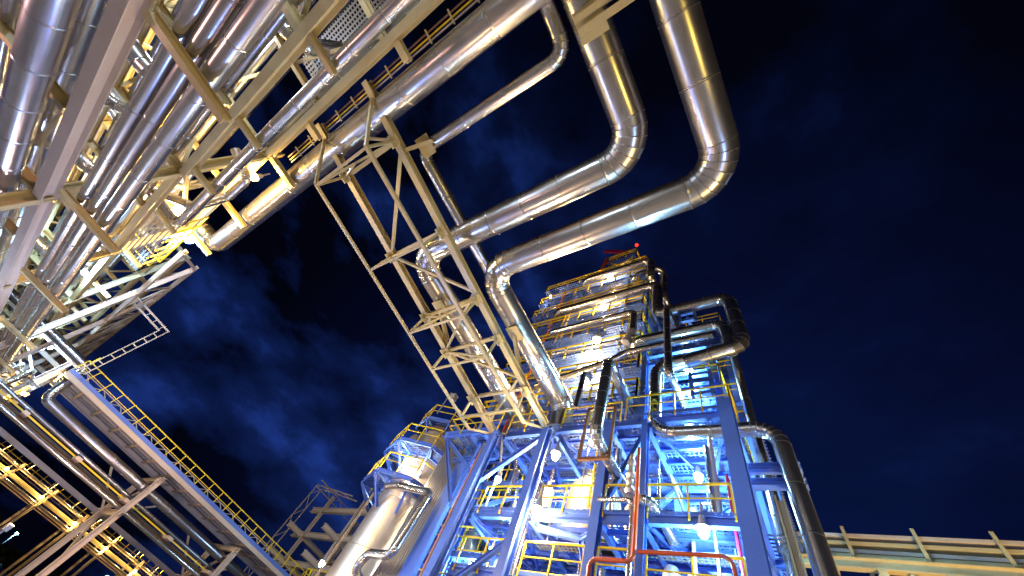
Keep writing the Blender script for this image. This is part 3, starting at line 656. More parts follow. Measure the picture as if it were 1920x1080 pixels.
tp('short silver pipe high on the right of the tower behind the top riser', [(-6.6, 15.8, 30.6), (-6.6, 13.4, 30.6), (-4.4, 13.4, 30.8), (-4.3, 14.2, 30.8), (-4.3, 14.2, 26.8), (-4.3, 17.8, 26.8)], .28)
pipe('tall black riser in front of the tower with a lit silver foot running back', [(-6.0, 14.8, 14.9), (-6.0, 10.6, 14.9), (-6.0, 10.6, 10.1), (-5.9, 14.0, 10.1)], .25, R=.4, mat=CLADF, seam=1.1)
pipe('slim dark riser right of centre running from the second pipe down to the railed deck', [(-3.6, 15.5, 21.8), (-3.6, 12.3, 21.8), (-3.6, 12.3, 15.4), (-3.5, 14.4, 15.2)], .2, R=.34, mat=CLADF, seam=1.1)
pipe('thick dark riser that bends under the grating deck and leaves the tower on the right', [(-2.9, YP - .3, 16.6), (-4.4, 12.75, 16.6), (-4.4, 12.75, 12.0), (0.02, 12.9, 12.0), (0.02, 12.9, 3.0), (.02, 12.9, GZ + .1)], .285, R=.8, mat=CLADF, seam=1.6, gores=6)
pipe('second silver riser tucked behind the big right elbow', [(-.75, 13.9, 18.3), (-.75, 13.9, GZ)], .18, mat=CLADF, seam=1.8)
pipe('silver riser behind the railed deck on the right wing', [(-2.0, 15.3, 18.2), (-2.0, 15.3, 12.9)], .2, mat=CLADF)
pipe('short black riser on the left half of the railed deck', [(-8.3, 12.9, 16.6), (-8.3, 12.2, 16.5), (-8.3, 12.2, 13.6)], .16, mat=CLADF)
pipe('bright bent pipe inside the floor under the middle right lamp', [(-4.1, 15.5, 9.0), (-4.1, 14.4, 9.0), (-2.4, 14.4, 9.0), (-2.4, 15.5, 9.0)], .15, R=.25, mat=CLADF)
pipe('silver pipe rising beside the orange standpipe to an elbow at the blue beam', [(-4.95, 12.15, GZ), (-4.95, 12.15, 8.55), (-6.3, 12.15, 8.55)], .09, R=.25, mat=CLADF)
pipe('polished bend beside the top of the orange standpipe', [(-4.9, 12.2, 8.6), (-4.35, 12.2, 8.6), (-4.0, 13.6, 8.0)], .17, R=.35, mat=CLADF)
pipe('small curved silver pipe behind the left diagonal brace', [(-12.1, 13.3, 12), (-11.6, 13.3, 10.9), (-11.5, 13.3, 9.6)], .1, mat=CLADF)
# more small bore piping inside the bays
for i in range(16):
    x = random.uniform(-12.2, -2); y = random.uniform(13.2, 16.5); z = random.choice((L1, L2, L3)) + random.uniform(-3, -.6); r = random.uniform(.05, .14)
    pipe(f'small process pipe inside the open bays of the blue tower, {("first second third fourth fifth sixth seventh eighth ninth tenth eleventh twelfth thirteenth fourteenth fifteenth sixteenth").split()[i]} of sixteen',
         [(x, y, z + 1.2), (x, y, z), (x + random.choice((-1, 1)) * random.uniform(.8, 1.8), y, z), (x, y + 2, z)][:3 if i % 2 else 3], r, mat=CLADF, group='small pipes inside the tower', seam=2)
for i in range(12):
    z = random.choice(lv) - random.uniform(.5, 1.6); x = random.uniform(-15.5, -8); r = random.uniform(.06, .15)
    pipe(f'small silver pipe behind the galleries of the upper tower, {("first second third fourth fifth sixth seventh eighth ninth tenth eleventh twelfth").split()[i]} of twelve',
         [(x, 14.6, z), (x + random.uniform(2, 4), 14.6, z), (x + 3.2, 14.6, z - 1.1)], r, mat=CLADF, group='small pipes in the upper tower', seam=2)
# horizontal drums, boxes and ladders on the floors
rnd = random.Random(3)
NUM = 'first second third fourth fifth sixth seventh eighth ninth tenth eleventh twelfth thirteenth fourteenth fifteenth sixteenth seventeenth eighteenth'.split()
dl = [(-15, -11.5, 16.6, 15.3), (-11.2, -7.9, 14.9, 17.6), (-15.6, -12.9, 15.2, 20.0), (-10.5, -7.6, 16.8, 22.5), (-15.4, -12.6, 16.0, 25.0), (-11.5, -8, 15.4, 27.6), (-15.5, -12, 16.4, 30.1), (-10.8, -7.8, 15.2, 32.6)]
for k, (xa, xb, y, z) in enumerate(dl):
    d_ = thing('heat_exchanger', f'horizontal silver drum lying on the {NUM[k]} floor of the tall tower counted from below', 'heat exchanger', ((xa + xb) / 2, y, z), 'drums on the floors of the tall tower'); r = .5
    g = G(); zc = z + r + .35
    prof = [(xa - .25, .01), (xa - .15, r * .7), (xa, r), (xb, r), (xb + .15, r * .7), (xb + .25, .01)]
    for (x0, r0), (x1, r1) in zip(prof, prof[1:]): cyl(g, (x0, y, zc), (x1, y, zc), r0, r1, 24, cap=False)
    obj('shell', g, CLADV, d_)
    for x in (xa + .5, xb - .5): g = G(); box(g, (x - .1, y - .4, z + .05), (x + .1, y + .4, zc - .3)); obj('saddle', g, BLUE, d_)
for k in range(18):
    x = rnd.uniform(-12.3, -2); y = rnd.choice((12.9, 13.6, 15, 17.2)); zf = rnd.choice((L0, L1, L2, L3)); h = rnd.uniform(.4, 1.0)
    b_ = thing('junction_box', f'small equipment box with conduit in the blue tower bays, {NUM[k]} of eighteen', 'junction box', (x, y, zf + 1), 'equipment boxes in the tower')
    g = G(); box(g, (x, y, zf + .9), (x + rnd.uniform(.3, .6), y + .25, zf + .9 + h)); obj('cabinet', g, rnd.choice((GREY, BLUE)), b_)
    g = G(); cyl(g, (x + .1, y + .1, zf + .9 + h), (x + .1, y + .1, zf + 2.2), .03, n=8); cyl(g, (x + .1, y + .1, zf + 2.2), (x + .1 + rnd.uniform(-1.5, 1.5), y + .1, zf + 2.25), .03, n=8); obj('conduit', g, GREY, b_)
for k, (x, z) in enumerate(((-11.0, L1), (-8.2, L2), (-3.2, L2), (-3.4, L1))):
    c_ = thing('cable_tray', f'perforated steel cable tray under a floor of the blue tower, {NUM[k]} of four', 'cable tray', (x, 14, z - .6), 'cable trays inside the tower')
    g = G(); box(g, (x - 1.4, 13.7, z - .62), (x + 1.4, 14.1, z - .6)); box(g, (x - 1.4, 13.68, z - .62), (x + 1.4, 13.7, z - .5)); obj('tray_floor', g, GRATC, c_)
    for dx in (-1, 1): obj('hanger', B(G(), (x + dx, 13.9, z - .6), (x + dx, 13.9, z - .2), .04, .04), GREY, c_)
for k, (x, y, z0, z1) in enumerate(((-6.9, 13.0, 8.4, 12.7), (-12.4, 13.35, 12.9, 17.6), (-6.3, 13.3, 17.6, 22.5), (-12.2, 13.3, 22.5, 27.6), (-6.3, 13.3, 27.6, 32.6))):
    l_ = thing('ladder', f'yellow caged ladder on the tower, {NUM[k]} from the ground', 'ladder', (x, y, z0), 'yellow ladders on the tower')
    for dx in (-.22, .22): obj('side_rail', B(G(), (x + dx, y, z0), (x + dx, y, z1 + 1), .05, .07), YEL, l_)
    g = G(); z = z0 + .2
    while z < z1 + .9: B(g, (x - .22, y, z), (x + .22, y, z), .03, .03); z += .3
    obj('rungs', g, YEL, l_)
for k in range(14):
    x = rnd.uniform(-15.6, -6.4); i_ = rnd.randrange(len(lv) - 1); r = rnd.choice((.07, .11, .16))
    pipe(f'vertical silver pipe behind the galleries of the tall tower, {NUM[k]} of fourteen', [(x, rnd.choice((14.5, 15.2, 16.3)), lv[i_] - 2), (x, 14.9, lv[i_ + 1] + rnd.uniform(0, 2.5))], r, mat=CLADF, seam=2, group='vertical pipes in the tall tower')

# close-set small pipework in the lower bays
WX = NUM + 'nineteenth twentieth'.split()
for k, x in enumerate(sorted(rnd.uniform(-12.3, -1.7) for _ in range(20))):
    y = rnd.choice((12.9, 13.2, 13.8, 14.6)); za = rnd.choice((L0, L1, L2)); r = rnd.choice((.03, .045, .06, .09)); dx = rnd.choice((-1, 1)) * rnd.uniform(.4, 1.1)
    pipe(f'slender vertical process pipe in the lower tower bays, {WX[k]} of twenty from the left', [(x, y, za + .1), (x, y, za + rnd.uniform(2.2, 4.6)), (x + dx, y, za + 4.9), (x + dx, y + 1.5, za + 5.0)][:rnd.choice((2, 3, 4))] , r, mat=rnd.choice((CLADF, CLAD2, GREY)), seam=1.6, group='slender pipes in the lower tower')
for k, (x, y, z) in enumerate(((-11.2, 14.2, L2), (-10.6, 15.5, L3), (-5.6, 14.2, L2), (-3.3, 14.4, L2), (-2.6, 16, L3), (-4.0, 13.9, L1), (-11.4, 14.5, L1), (-8.0, 17.5, L3), (-5.5, 15, L3))):
    t_ = thing('pump_skid', f'process skid with silver drum and valves on a tower floor, {NUM[k]} of nine', 'equipment', (x, y, z), 'process skids on the tower floors')
    g = G(); box(g, (x - .6, y - .35, z + .06), (x + .6, y + .35, z + .2)); obj('base_frame', g, BLUE, t_)
    g = G(); lathe(g, (x - .2, y, z), [(.01, .2), (.3, .22), (.3, 1.2), (.2, 1.42), (.01, 1.5)], 18); obj('drum', g, CLADV, t_)
    g = G(); cyl(g, (x - .2, y, z + .8), (x + .5, y, z + .8), .07, n=10); cyl(g, (x + .5, y, z + .3), (x + .5, y, z + 1.7), .06, n=10); lathe(g, (x + .5, y, z + 1.1), [(.01, -.14), (.14, -.08), (.14, .08), (.01, .14)], 12); obj('valve_line', g, CLADF, t_)
    g = G(); cyl(g, (x + .38, y - .2, z + 1.1), (x + .62, y - .2, z + 1.1), .12, n=12); obj('handwheel', g, ORG if k % 3 == 0 else GREY, t_)
for z in (L1, L2, L3):
    for xa, xb in ((-12.4, -9.7), (-9.2, -6.7), (-4.5, -1.7)):
        tb('brace', (xa, 12.9, z - .3), ((xa + xb) / 2, 16.8, z - .3), .12, .1, DBLUE); tb('brace', (xb, 12.9, z - .3), ((xa + xb) / 2, 16.8, z - .3), .12, .1, DBLUE)
for y in (14.6, 17.0): railing([(-12.4, y), (-1.8, y)], L2, parent=tw, toe=False); railing([(-12.4, y), (-1.8, y)], L1, parent=tw, toe=False)

# fire-water and utility pipes
def painted(label, pts, r, mat, R=None): return pipe(label, pts, r, R=R or r * 2.6, mat=mat, seam=50, gores=8, caps=True)
painted('orange pipe climbing the left corner of the tall tower', [(-14.0, 13.7, 12.9), (-14.0, 13.7, 32.4)], .085, ORG)
painted('orange pipe rising beside the left tower column next to the ribbed wall', [(-13.9, 12.6, GZ), (-13.9, 12.6, 11.6)], .05, ORG)
painted('bent orange pipe in front of the lower floors at the bottom of the photo', [(-4.74, 11.95, 10.6), (-4.74, 11.95, 6.4), (-6.15, 11.95, 6.38), (-6.15, 11.95, 3.0)], .07, ORG, .25)
painted('red pipe branching right from the orange pipe and turning down', [(-4.62, 11.98, 6.72), (-2.0, 11.98, 6.8), (-1.85, 11.98, 3.0)], .06, ORG, .3)
painted('crimson standpipe inside the right bay behind the yellow railing', [(-1.95, 13.1, GZ), (-1.95, 13.1, 10.2)], .06, PURP)
wt = thing('cable_tray', 'pale perforated cable tray climbing beside the left tower column and the orange pipe', 'cable tray', (-13.35, 12.3, GZ))
g = G(); box(g, (-13.5, 12.3, GZ), (-13.25, 12.34, 11.9)); obj('tray_floor', g, PALE, wt)
for dx in (-.13, .13): obj('side_rail', B(G(), (-13.37 + dx, 12.26, GZ), (-13.37 + dx, 12.26, 11.9), .025, .08), PALE, wt)
fr = thing('hanging_frame', 'rust brown rectangular frame hanging around the black riser', 'frame', (-6.3, 11.4, 10))
for a, c in (((-7.0, 11.4, 9.75), (-5.7, 11.4, 9.75)), ((-7.0, 11.4, 9.75), (-7.0, 11.4, 12.5)), ((-5.7, 11.4, 9.75), (-5.7, 11.4, 12.5)), ((-7.0, 11.4, 12.5), (-5.7, 11.4, 12.5))): obj('bar', B(G(), a, c, .11, .11), BROWN, fr)
# valve with round bodies
vg = thing('relief_valve', 'pale insulated valve bodies stacked beside the silver pipe foot', 'valve', (-5.1, 12.5, 9))
for k, (z, r) in enumerate(((9.0, .2), (9.35, .15), (9.65, .2), (9.95, .13), (10.2, .17), (10.45, .1))):
    g = G(); lathe(g, (-5.15, 12.3, z), [(.02, -.17), (r * .8, -.15), (r, 0), (r * .8, .15), (.02, .17)], 16); obj('body', g, CLADV, vg)
vg = thing('control_valve', 'grey wrapped valve under the third riser of the tall tower', 'valve', (-6, YP, 20.4))
for k in range(5):
    g = G(); c = V((-6.0 - k * .1, YP, 20.8 - k * .22)); lathe(g, c, [(.02, -.13), (.24, -.12), (.29, 0), (.24, .12), (.02, .13)], 14); obj('body', g, GREY, vg)
# ------------------------------------------------------------------ vessels
vs = thing('round_vessel', 'large round silver vessel on the left with blue ring platforms', 'vessel', (-20.3, 14.8, GZ))
g = G(); lathe(g, (-20.3, 14.8, 0), [(1.72, GZ), (1.72, 1.4), (1.74, 1.41), (1.72, 1.45), (1.72, 4), (1.74, 4.01), (1.72, 4.05), (1.72, 6.6), (1.74, 6.61), (1.72, 6.65), (1.72, 9.4), (1.74, 9.41), (1.72, 9.45), (1.72, 12), (1.72, 14.2), (1.5, 14.9), (1.1, 15.4), (.5, 15.75), (.01, 15.8)], 48); obj('shell', g, CLADV, vs)
g = G(); B(g, (-21.35, 12.95, GZ), (-21.35, 12.95, 9.4), .07, .07); B(g, (-21.1, 12.9, GZ), (-21.1, 12.9, 9.4), .05, .05); obj('seam_strip', g, CLADF, vs)
g = G(); cyl(g, (-20.3, 13.3, 12.9), (-20.3, 12.5, 12.9), .28, n=18); cyl(g, (-20.3, 12.55, 12.9), (-20.3, 12.4, 12.9), .38, n=18); obj('nozzle', g, CLADV, vs)
def ringplat(cx, cy, r0, r1, z, parent, a0=-.75, a1=1.25, n=8):
    A = [a0 * PI + (a1 - a0) * PI * k / n for k in range(n + 1)]
    # deck
    g = G(); b = len(g.v)
    for a in A:
        for r in (r0, r1):
            g.v.append(V((cx + r * math.cos(a), cy + r * math.sin(a), z))); g.v.append(V((cx + r * math.cos(a), cy + r * math.sin(a), z - .05)))
    for k in range(n):
        i = b + 4 * k; g.face((i, i + 2, i + 6, i + 4)); g.face((i + 1, i + 5, i + 7, i + 3)); g.face((i + 2, i + 3, i + 7, i + 6))
    obj('ring_deck', g, GRATB, parent)
    po = [(cx + r1 * math.cos(a), cy + r1 * math.sin(a)) for a in A]; pi_ = [(cx + r0 * math.cos(a), cy + r0 * math.sin(a)) for a in A]
    g = G()
    for p, q in zip(po, po[1:]): prism(g, Cp(.26, .1), (*p, z - .16), (*q, z - .16))
    for p, q in zip(pi_, pi_[1:]): prism(g, Cp(.2, .08), (*p, z - .14), (*q, z - .14))
    obj('edge_beam', g, BLUE, parent)
    for k, (p, q) in enumerate(zip(po, pi_)):
        obj('bracket', H(G(), (*q, z - .16), (*p, z - .16), .2, .14), BLUE, parent)
        a = A[k]; w = (cx + (r0 - .1) * math.cos(a), cy + (r0 - .1) * math.sin(a))
        obj('bracket', H(G(), (*w, z - 1.5), (*p, z - .3), .16, .12), BLUE, parent)
    railing(po, z + .02, parent=parent, toe=False, sp=1.2)
for z in (10.1, 12.4, 15.0): ringplat(-20.3, 14.8, 1.85 if z < 14 else 1.2, 3.15 if z < 14 else 2.3, z, vs)
pipe('short silver pipe bending across the vessel and ribbed wall in a bracket shape', [(-19.6, 12.4, 9.4), (-18.5, 12.4, 9.45), (-15.7, 12.4, 9.0), (-15.9, 12.3, 5.9), (-17.6, 12.4, 5.9), (-17.9, 12.4, 5.2), (-17.9, 13.2, 5.0)], .2, R=.35, mat=CLADF, seam=1.2)
g = G(); cyl(g, (-19.8, 12.6, 15.3), (-19.8, 12.6, 17.4), .04, n=8); cyl(g, (-19.8, 12.6, 17.4), (-19.0, 12.6, 17.0), .04, n=8); box(g, (-19.4, 12.4, 16.5), (-18.9, 12.8, 17.0))
one('lamp_mast', g, GREY, 'small grey mast with a box on top of the round vessel', 'mast')
for i, (x, y, r, z1) in enumerate(((-8.0, 15.2, 1.25, 7.3), (-8.05, 15.2, 1.25, 11.6))):
    v_ = thing('reactor_vessel', ['bright silver domed vessel with a small notice plate low in the tower', 'bright silver domed vessel on the floor above the one with the notice plate'][i], 'vessel', (x, y, GZ if i == 0 else 8.4))
    z0 = GZ if i == 0 else 8.5
    g = G(); lathe(g, (x, y, 0), [(r, z0), (r, z1 - 1.1), (r * .93, z1 - .65), (r * .72, z1 - .28), (r * .4, z1 - .06), (.01, z1)], 40); obj('shell', g, CLADV, v_)
    if i == 0:
        for zz, w, hh, m_ in ((5.62, .17, .15, WHITE), ):
            g = G(); box(g, (x - .35 - w, y - r - .03, zz - hh), (x - .35 + w, y - r + .05, zz + hh)); obj('notice_plate', g, m_, v_)
        def text(s, loc, size, mat, par):
            cu = bpy.data.curves.new('text', 'FONT'); cu.body = s; cu.size = size; cu.extrude = .003; o = bpy.data.objects.new('lettering', cu); cu.align_x = 'CENTER'
            SC.collection.objects.link(o); dg = bpy.context.evaluated_depsgraph_get(); me = bpy.data.meshes.new_from_object(o.evaluated_get(dg)); bpy.data.objects.remove(o)
            o = bpy.data.objects.new('lettering', me); SC.collection.objects.link(o); me.materials.clear(); me.materials.append(mat); o.parent = par; o.location = V(loc) - ORI[par.name]; o.rotation_euler = (PI / 2, 0, 0)
            ORI[o.name] = ORI[par.name]; return o
        text('0-9X', (x - .35, y - r - .045, 5.55), .16, INK, v_)
        text('00', (x - .38, y - r - .03, 4.95), .27, REDINK, v_)
g = G(); lathe(g, (-3.2, 15.6, 0), [(1.15, GZ), (1.15, 5.1), (1.0, 5.5), (.6, 5.8), (.01, 5.9)], 32)
one('reactor_vessel', g, CLADV, 'wide silver drum at the foot of the right bay under the cyan lamp', 'vessel')

# ------------------------------------------------------------------ right pipe rack and cable trays
rr = thing('tray_rack', 'cream rack of stacked cable trays at the lower right edge of the photo', 'cable rack', (5, 22, GZ))
YQ = 22.0
for k, x in enumerate((1.28, 3.73, 6.12, 8.6, 11)):
    obj('post', B(G(), (x, YQ - .12, 12.82), (x, YQ - .12, 14.15), .13, .1), CREAM, rr)
for k, z in enumerate((13.85, 13.5, 13.15, 12.95)):
    g = G(); box(g, (-1.2, YQ, z - .09), (14, YQ + .05, z + .06)); box(g, (-1.2, YQ + .05, z - .09), (14, YQ + .9, z - .06)); box(g, (-1.2, YQ + .9, z - .09), (14, YQ + .95, z + .06)); obj('tray', g, CREAM if k % 2 else PALE, rr)
prism(g := G(), Hp(.44, .34), (-1.2, YQ - .1, 12.5), (14, YQ - .1, 12.5)); obj('girder', g, CREAM, rr)
prism(g := G(), Hp(.3, .24), (-1.2, YQ + 3, 12.5), (14, YQ + 3, 12.5)); obj('girder', g, CREAM, rr)
for x in (2.05, 4.15, 7.4, 10.5): obj('column', H(G(), (x, YQ - .1, GZ), (x, YQ - .1, 12.27), .36, .3, (0, 1, 0)), CREAM, rr)
for x in (.5, 1.7, 2.9, 4.1, 5.3, 6.5, 7.7): obj('cross_beam', H(G(), (x, YQ + .1, 12.45), (x, YQ + 2.9, 12.45), .18, .14), CREAM, rr)
for a, c in (((.5, 10.2), (2.05, 12.2)), ((4.15, 11.2), (2.9, 12.2)), ((4.15, 11.2), (5.6, 12.2))): obj('brace', B(G(), (a[0], YQ - .1, a[1]), (c[0], YQ - .1, c[1]), .16, .16), CREAM, rr)
for a in range(3): obj('conduit', B(G(), (-1.2, YQ + .5 + a * .5, 12.0), (14, YQ + .5 + a * .5, 12.0), .12, .12), PALE if a % 2 else ORG, rr)
vt = thing('vertical_tray', 'narrow cream cable tray climbing beside the big right riser', 'cable tray', (-.45, 12.6, GZ))
for dx in (0, .2): obj('side_rail', B(G(), (-.62 + dx, 12.7, GZ), (-.62 + dx, 12.7, 9.1), .05, .14), CREAM, vt)
g = G(); box(g, (-.58, 12.75, GZ), (-.46, 12.78, 9.0)); obj('back_plate', g, PALE, vt)
# small far rack behind the vessel
fb = thing('lattice_gantry', 'small cream steel frame with a lattice gantry behind the round vessel', 'steel frame', (-46, 25, GZ))
for z in (10.0, 12.9, 15.8): obj('beam', H(G(), (-51, 25, z), (-34, 25, z), .55, .4), PALE, fb); obj('beam', H(G(), (-51, 30, z), (-34, 30, z), .4, .3), PALE, fb)
for x in (-48.5, -41.5):
    for y in (25, 30): obj('column', H(G(), (x, y, GZ), (x, y, 17.6), .35, .35, (0, 1, 0)), PALE, fb)
    for z in (10.1, 12.7): obj('beam', H(G(), (x, 22.5, z), (x, 31, z), .5, .4), PALE, fb)
def lattice(p0, p1, w, root):
    p0, p1 = V(p0), V(p1); L = (p1 - p0).length; n = max(2, int(L / (w * 1.5))); off = V((0, w, 0)) if abs((p1 - p0).normalized().y) < .5 else V((0, 0, w))
    g = G(); B(g, p0, p1, .1, .1); B(g, p0 + off, p1 + off, .1, .1)
    for k in range(n):
        a = p0 + (p1 - p0) * (k / n); b = p0 + (p1 - p0) * ((k + 1) / n); B(g, a + (off if k % 2 else V()), b + (V() if k % 2 else off), .06, .06)
    obj('lattice_leg', g, PALE, root)
lattice((-52.5, 24, GZ), (-52.5, 24, 18.6), .9, fb); lattice((-52.5, 24, 18.4), (-52.5, 31, 18.4), .9, fb); lattice((-43, 24, 17), (-52.5, 24, 18.6), .9, fb)

# ------------------------------------------------------------------ walkway bridge (lower left, along Y)
wk = thing('walkway_bridge', 'long walkway bridge with yellow railing and blue kick plate at the lower left', 'walkway', (-44, 8, GZ))
WY0, WY1 = -2.2, 46
g = G(); B(g, (-41, WY0, 7.72), (-41, WY1, 7.72), .2, .32); obj('edge_girder', g, PALE, wk)
prism(g := G(), Hp(.4, .26), (-45.3, WY0, 7.68), (-45.3, WY1, 7.68)); obj('edge_girder', g, GREY, wk)
g = G(); box(g, (-41.2, WY0, 7.9), (-45.3, WY1, 7.94)); obj('floor_deck', g, GRATC, wk)
g = G(); box(g, (-40.83, WY0, 7.86), (-40.87, WY1, 8.12)); obj('kick_plate', g, BLUE, wk)
g = G(); y = WY0
while y < WY1: H(g, (-41.2, y, 7.72), (-45.2, y, 7.76), .2, .16); y += 1.8
obj('floor_beams', g, PALE, wk)
g = G(); 
for x in (-42.1, -43.1, -44.1): B(g, (x, WY0, 7.8), (x, WY1, 7.8), .25, .12)
obj('stringers', g, GREY, wk)
railing([(-40.9, WY0), (-40.9, WY1)], 8.0, parent=wk, toe=False, sp=1.12, h=1.02)
g = G(); y = WY0
while y < WY1:
    B(g, (-41.6, y, 8.1), (-41.6, y + .8, 8.55), .05, .05); B(g, (-41.6, y + .8, 8.55), (-41.6, y + 1.6, 8.1), .05, .05); y += 1.6
B(g, (-41.6, WY0, 8.55), (-41.6, WY1, 8.55), .06, .06); obj('cable_ladder', g, PALE, wk)
yy = [8.3, 17.2, 26.1, 35, 44]
for y in yy:
    for x in (-41.6, -46.4):
        obj('trestle_leg', H(G(), (x, y, GZ), (x, y, 7.2), .4, .34, (0, 1, 0)), PALE, wk)
    obj('cross_beam', H(G(), (-41.2, y, 7.1), (-46.6, y, 7.1), .34, .28), PALE, wk); obj('cross_beam', H(G(), (-41.2, y, 4.35), (-48.6, y, 4.35), .4, .3), PALE, wk)
    obj('brace', B(G(), (-41.6, y, 1.0), (-46.4, y, 4.2), .16, .16), PALE, wk); obj('brace', B(G(), (-46.4, y, 4.5), (-41.6, y, 6.9), .16, .16), PALE, wk)
    obj('brace', B(G(), (-46.4, y + .1, 4.4), (-46.4, y + 3.2, 7.2), .14, .14), PALE, wk); obj('brace', B(G(), (-46.4, y - .1, 4.4), (-46.4, y - 3.2, 7.2), .14, .14), PALE, wk)
prism(g := G(), Hp(.32, .26), (-48.0, -12, 4.35), (-48.0, WY1, 4.35)); obj('edge_girder', g, GREY, wk)
for k in range(9):
    y = -1 + k * 4.5
    obj('pipe_bracket', B(G(), (-42.0, y, 5.15), (-44.2, y, 5.15), .42, .22), PALE, wk)
pipe('silver pipe with a stepped bend running under the yellow walkway railing', [(-42.5, -9.5, 9.0), (-42.5, -1.85, 9.0), (-42.5, -1.35, 6.30), (-42.5, WY1, 6.30)], .31, R=.6, mat=CLAD2, seam=3)
pipe('thin silver pipe beside the yellow cable tray at the lower left', [(-43.0, -9, 5.5), (-43, WY1, 5.5)], .13, mat=CLAD2, seam=4)
pipe('bright silver pipe nearest the bottom left under the walkway bridge', [(-43.0, -12, 4.74), (-43, WY1, 4.74)], .17, mat=CLADF, seam=4)
pipe('second dull pipe tucked behind the bright one under the walkway bridge', [(-43.4, -12, 4.75), (-43.4, WY1, 4.75)], .1, mat=CLAD2, seam=4)
yt = thing('cable_tray', 'dark cable tray with a yellow edge between two pipes at the lower left', 'cable tray', (-43.2, 8, 5.1))
g = G(); box(g, (-43.2, -9, 4.98), (-44.6, WY1, 5.02)); obj('tray_floor', g, BROWND, yt)
g = G(); box(g, (-43.14, -9, 5.2), (-43.18, WY1, 5.3)); obj('yellow_edge', g, YEL, yt)
g = G(); 
for k in range(4): B(g, (-43.4 - k * .25, -9, 5.1), (-43.4 - k * .25, WY1, 5.1), .1, .08)
obj('cables', g, DARK, yt)
# stair at the walkway end
stt = thing('stair', 'bright yellow stair railing at the far end of the walkway beside the blue lamp', 'stair', (-38, 23.2, 7))
g = G()
for dy in (0, 1.0):
    B(g, (-37.2, 22.6 + dy, 4.6), (-39.0, 22.6 + dy, 8.9), .08, .08); B(g, (-36.6, 22.6 + dy, 4.6), (-38.4, 22.6 + dy, 8.9), .12, .08)
    B(g, (-39.0, 22.6 + dy, 8.9), (-33, 22.6 + dy, 8.9), .08, .08); B(g, (-38.4, 22.6 + dy, 7.9), (-33, 22.6 + dy, 7.9), .06, .06)
    for k in range(5): B(g, (-38.2 + k * 1.2, 22.6 + dy, 7.2), (-38.2 + k * 1.2, 22.6 + dy, 8.9), .07, .07)
obj('railing', g, YEL, stt)
g = G()
for k in range(12): box(g, (-38.6 + k * .15, 22.7, 7.6 - k * .28), (-38.3 + k * .15, 23.5, 7.64 - k * .28))
obj('treads', g, GREY, stt)

tf = thing('transfer_frame', 'pale steel transfer frame where the pipe rack meets the walkway bridge at the left edge', 'steel frame', (-50, -6, GZ))
for x in (-46.5, -51, -56):
    for y in (-3.0, -7.5, -12): obj('column', H(G(), (x, y, GZ), (x, y, 9.6), .34, .3, (0, 1, 0)), PALE, tf)
    for z in (4.4, 7.0, 9.5): obj('beam', H(G(), (x + .02, -12, z), (x + .02, -2.4, z), .32, .24), PALE, tf)
    obj('brace', B(G(), (x, -7.5, 4.6), (x, -3.0, 6.9), .14, .14), PALE, tf); obj('brace', B(G(), (x, -3.0, 7.2), (x, -7.5, 9.3), .14, .14), PALE, tf)
for y in (-3.0, -7.5):
    for z in (4.42, 7.02, 9.52): obj('beam', H(G(), (-46.3, y, z), (-60, y, z), .3, .22), PALE, tf)
    for xa, xb in ((-46.5, -51), (-51, -56)): obj('brace', B(G(), (xa, y, 4.6), (xb, y, 6.9), .12, .12), PALE, tf); obj('brace', B(G(), (xb, y, 7.2), (xa, y, 9.3), .12, .12), PALE, tf)
railing([(-46.3, -2.3), (-58, -2.3)], 9.7, parent=tf, toe=False, w0=.09)
for k_, (y, z, r) in enumerate(((-3.6, 7.4, .22), (-4.4, 7.35, .16), (-5.3, 7.4, .25), (-6.4, 7.3, .12), (-3.8, 4.85, .2), (-5.0, 4.8, .25))):
    pipe(f'silver pipe bending down on the transfer frame at the left edge, {ords[k_]} from the walkway', [(-60, y, z), (-45.4 - k_ * .4, y, z), (-45.4 - k_ * .4, y, z - 2.2)], r, mat=CLADF, seam=2.2, group='pipes on the transfer frame')
# ------------------------------------------------------------------ distant yellow-lit rack (lower left)
dr = thing('pipe_rack', 'distant pipe rack glowing yellow under a row of street lamps at the lower left', 'pipe rack', (-116, 30, GZ))
DY0, DY1 = -30, 75
for x, z in ((-112, 8.3), (-118, 8.3), (-112, 6.2), (-118, 6.2)):
    obj('girder', H(G(), (x, DY0, z), (x, DY1, z), .16, .14), PALE, dr)
y = DY0
while y < DY1:
    for x in (-112, -118): obj('column', H(G(), (x, y, GZ), (x, y, 9.2), .4, .36, (0, 1, 0)), PALE, dr)
    for z in (6.2, 8.3): obj('cross_beam', H(G(), (-110.8, y, z + .02), (-119, y, z + .02), .3, .22), PALE, dr)
    y += 7
for i in range(6):
    pipe(f'pipe on the lower tier of the distant rack, {ords[i]} from the lamps', [(-112.6 - i * 1.0, DY0, 6.42 + .14), (-112.6 - i * 1.0, DY1, 6.42 + .14)], (.11, .16, .09)[i % 3], mat=CLAD2, seam=30, group='pipes on the distant rack', n=10)
for i in range(4):
    pipe(f'pipe on the upper tier of the distant rack, {ords[i]} from the lamps', [(-112.9 - i * 1.5, DY0, 8.52 + .15), (-112.9 - i * 1.5, DY1, 8.52 + .15)], .12, mat=CLAD2, seam=30, group='pipes on the distant rack', n=10)
for i in range(6):
    pipe(f'thin conduit strung under the distant rack, {ords[i]} from the lamps', [(-111.2 - i * .5, DY0, 7.0 + .22 * (i % 3)), (-111.2 - i * .5, DY1, 7.0 + .22 * (i % 3))], .07, mat=CREAM, seam=60, group='conduits on the distant rack', n=8)
y = DY0 + 2; k = 0
g = G()
while y < DY1: B(g, (-110.6, y, 7.9), (-110.6, y, 9.8), .09, .09); y += 1.75
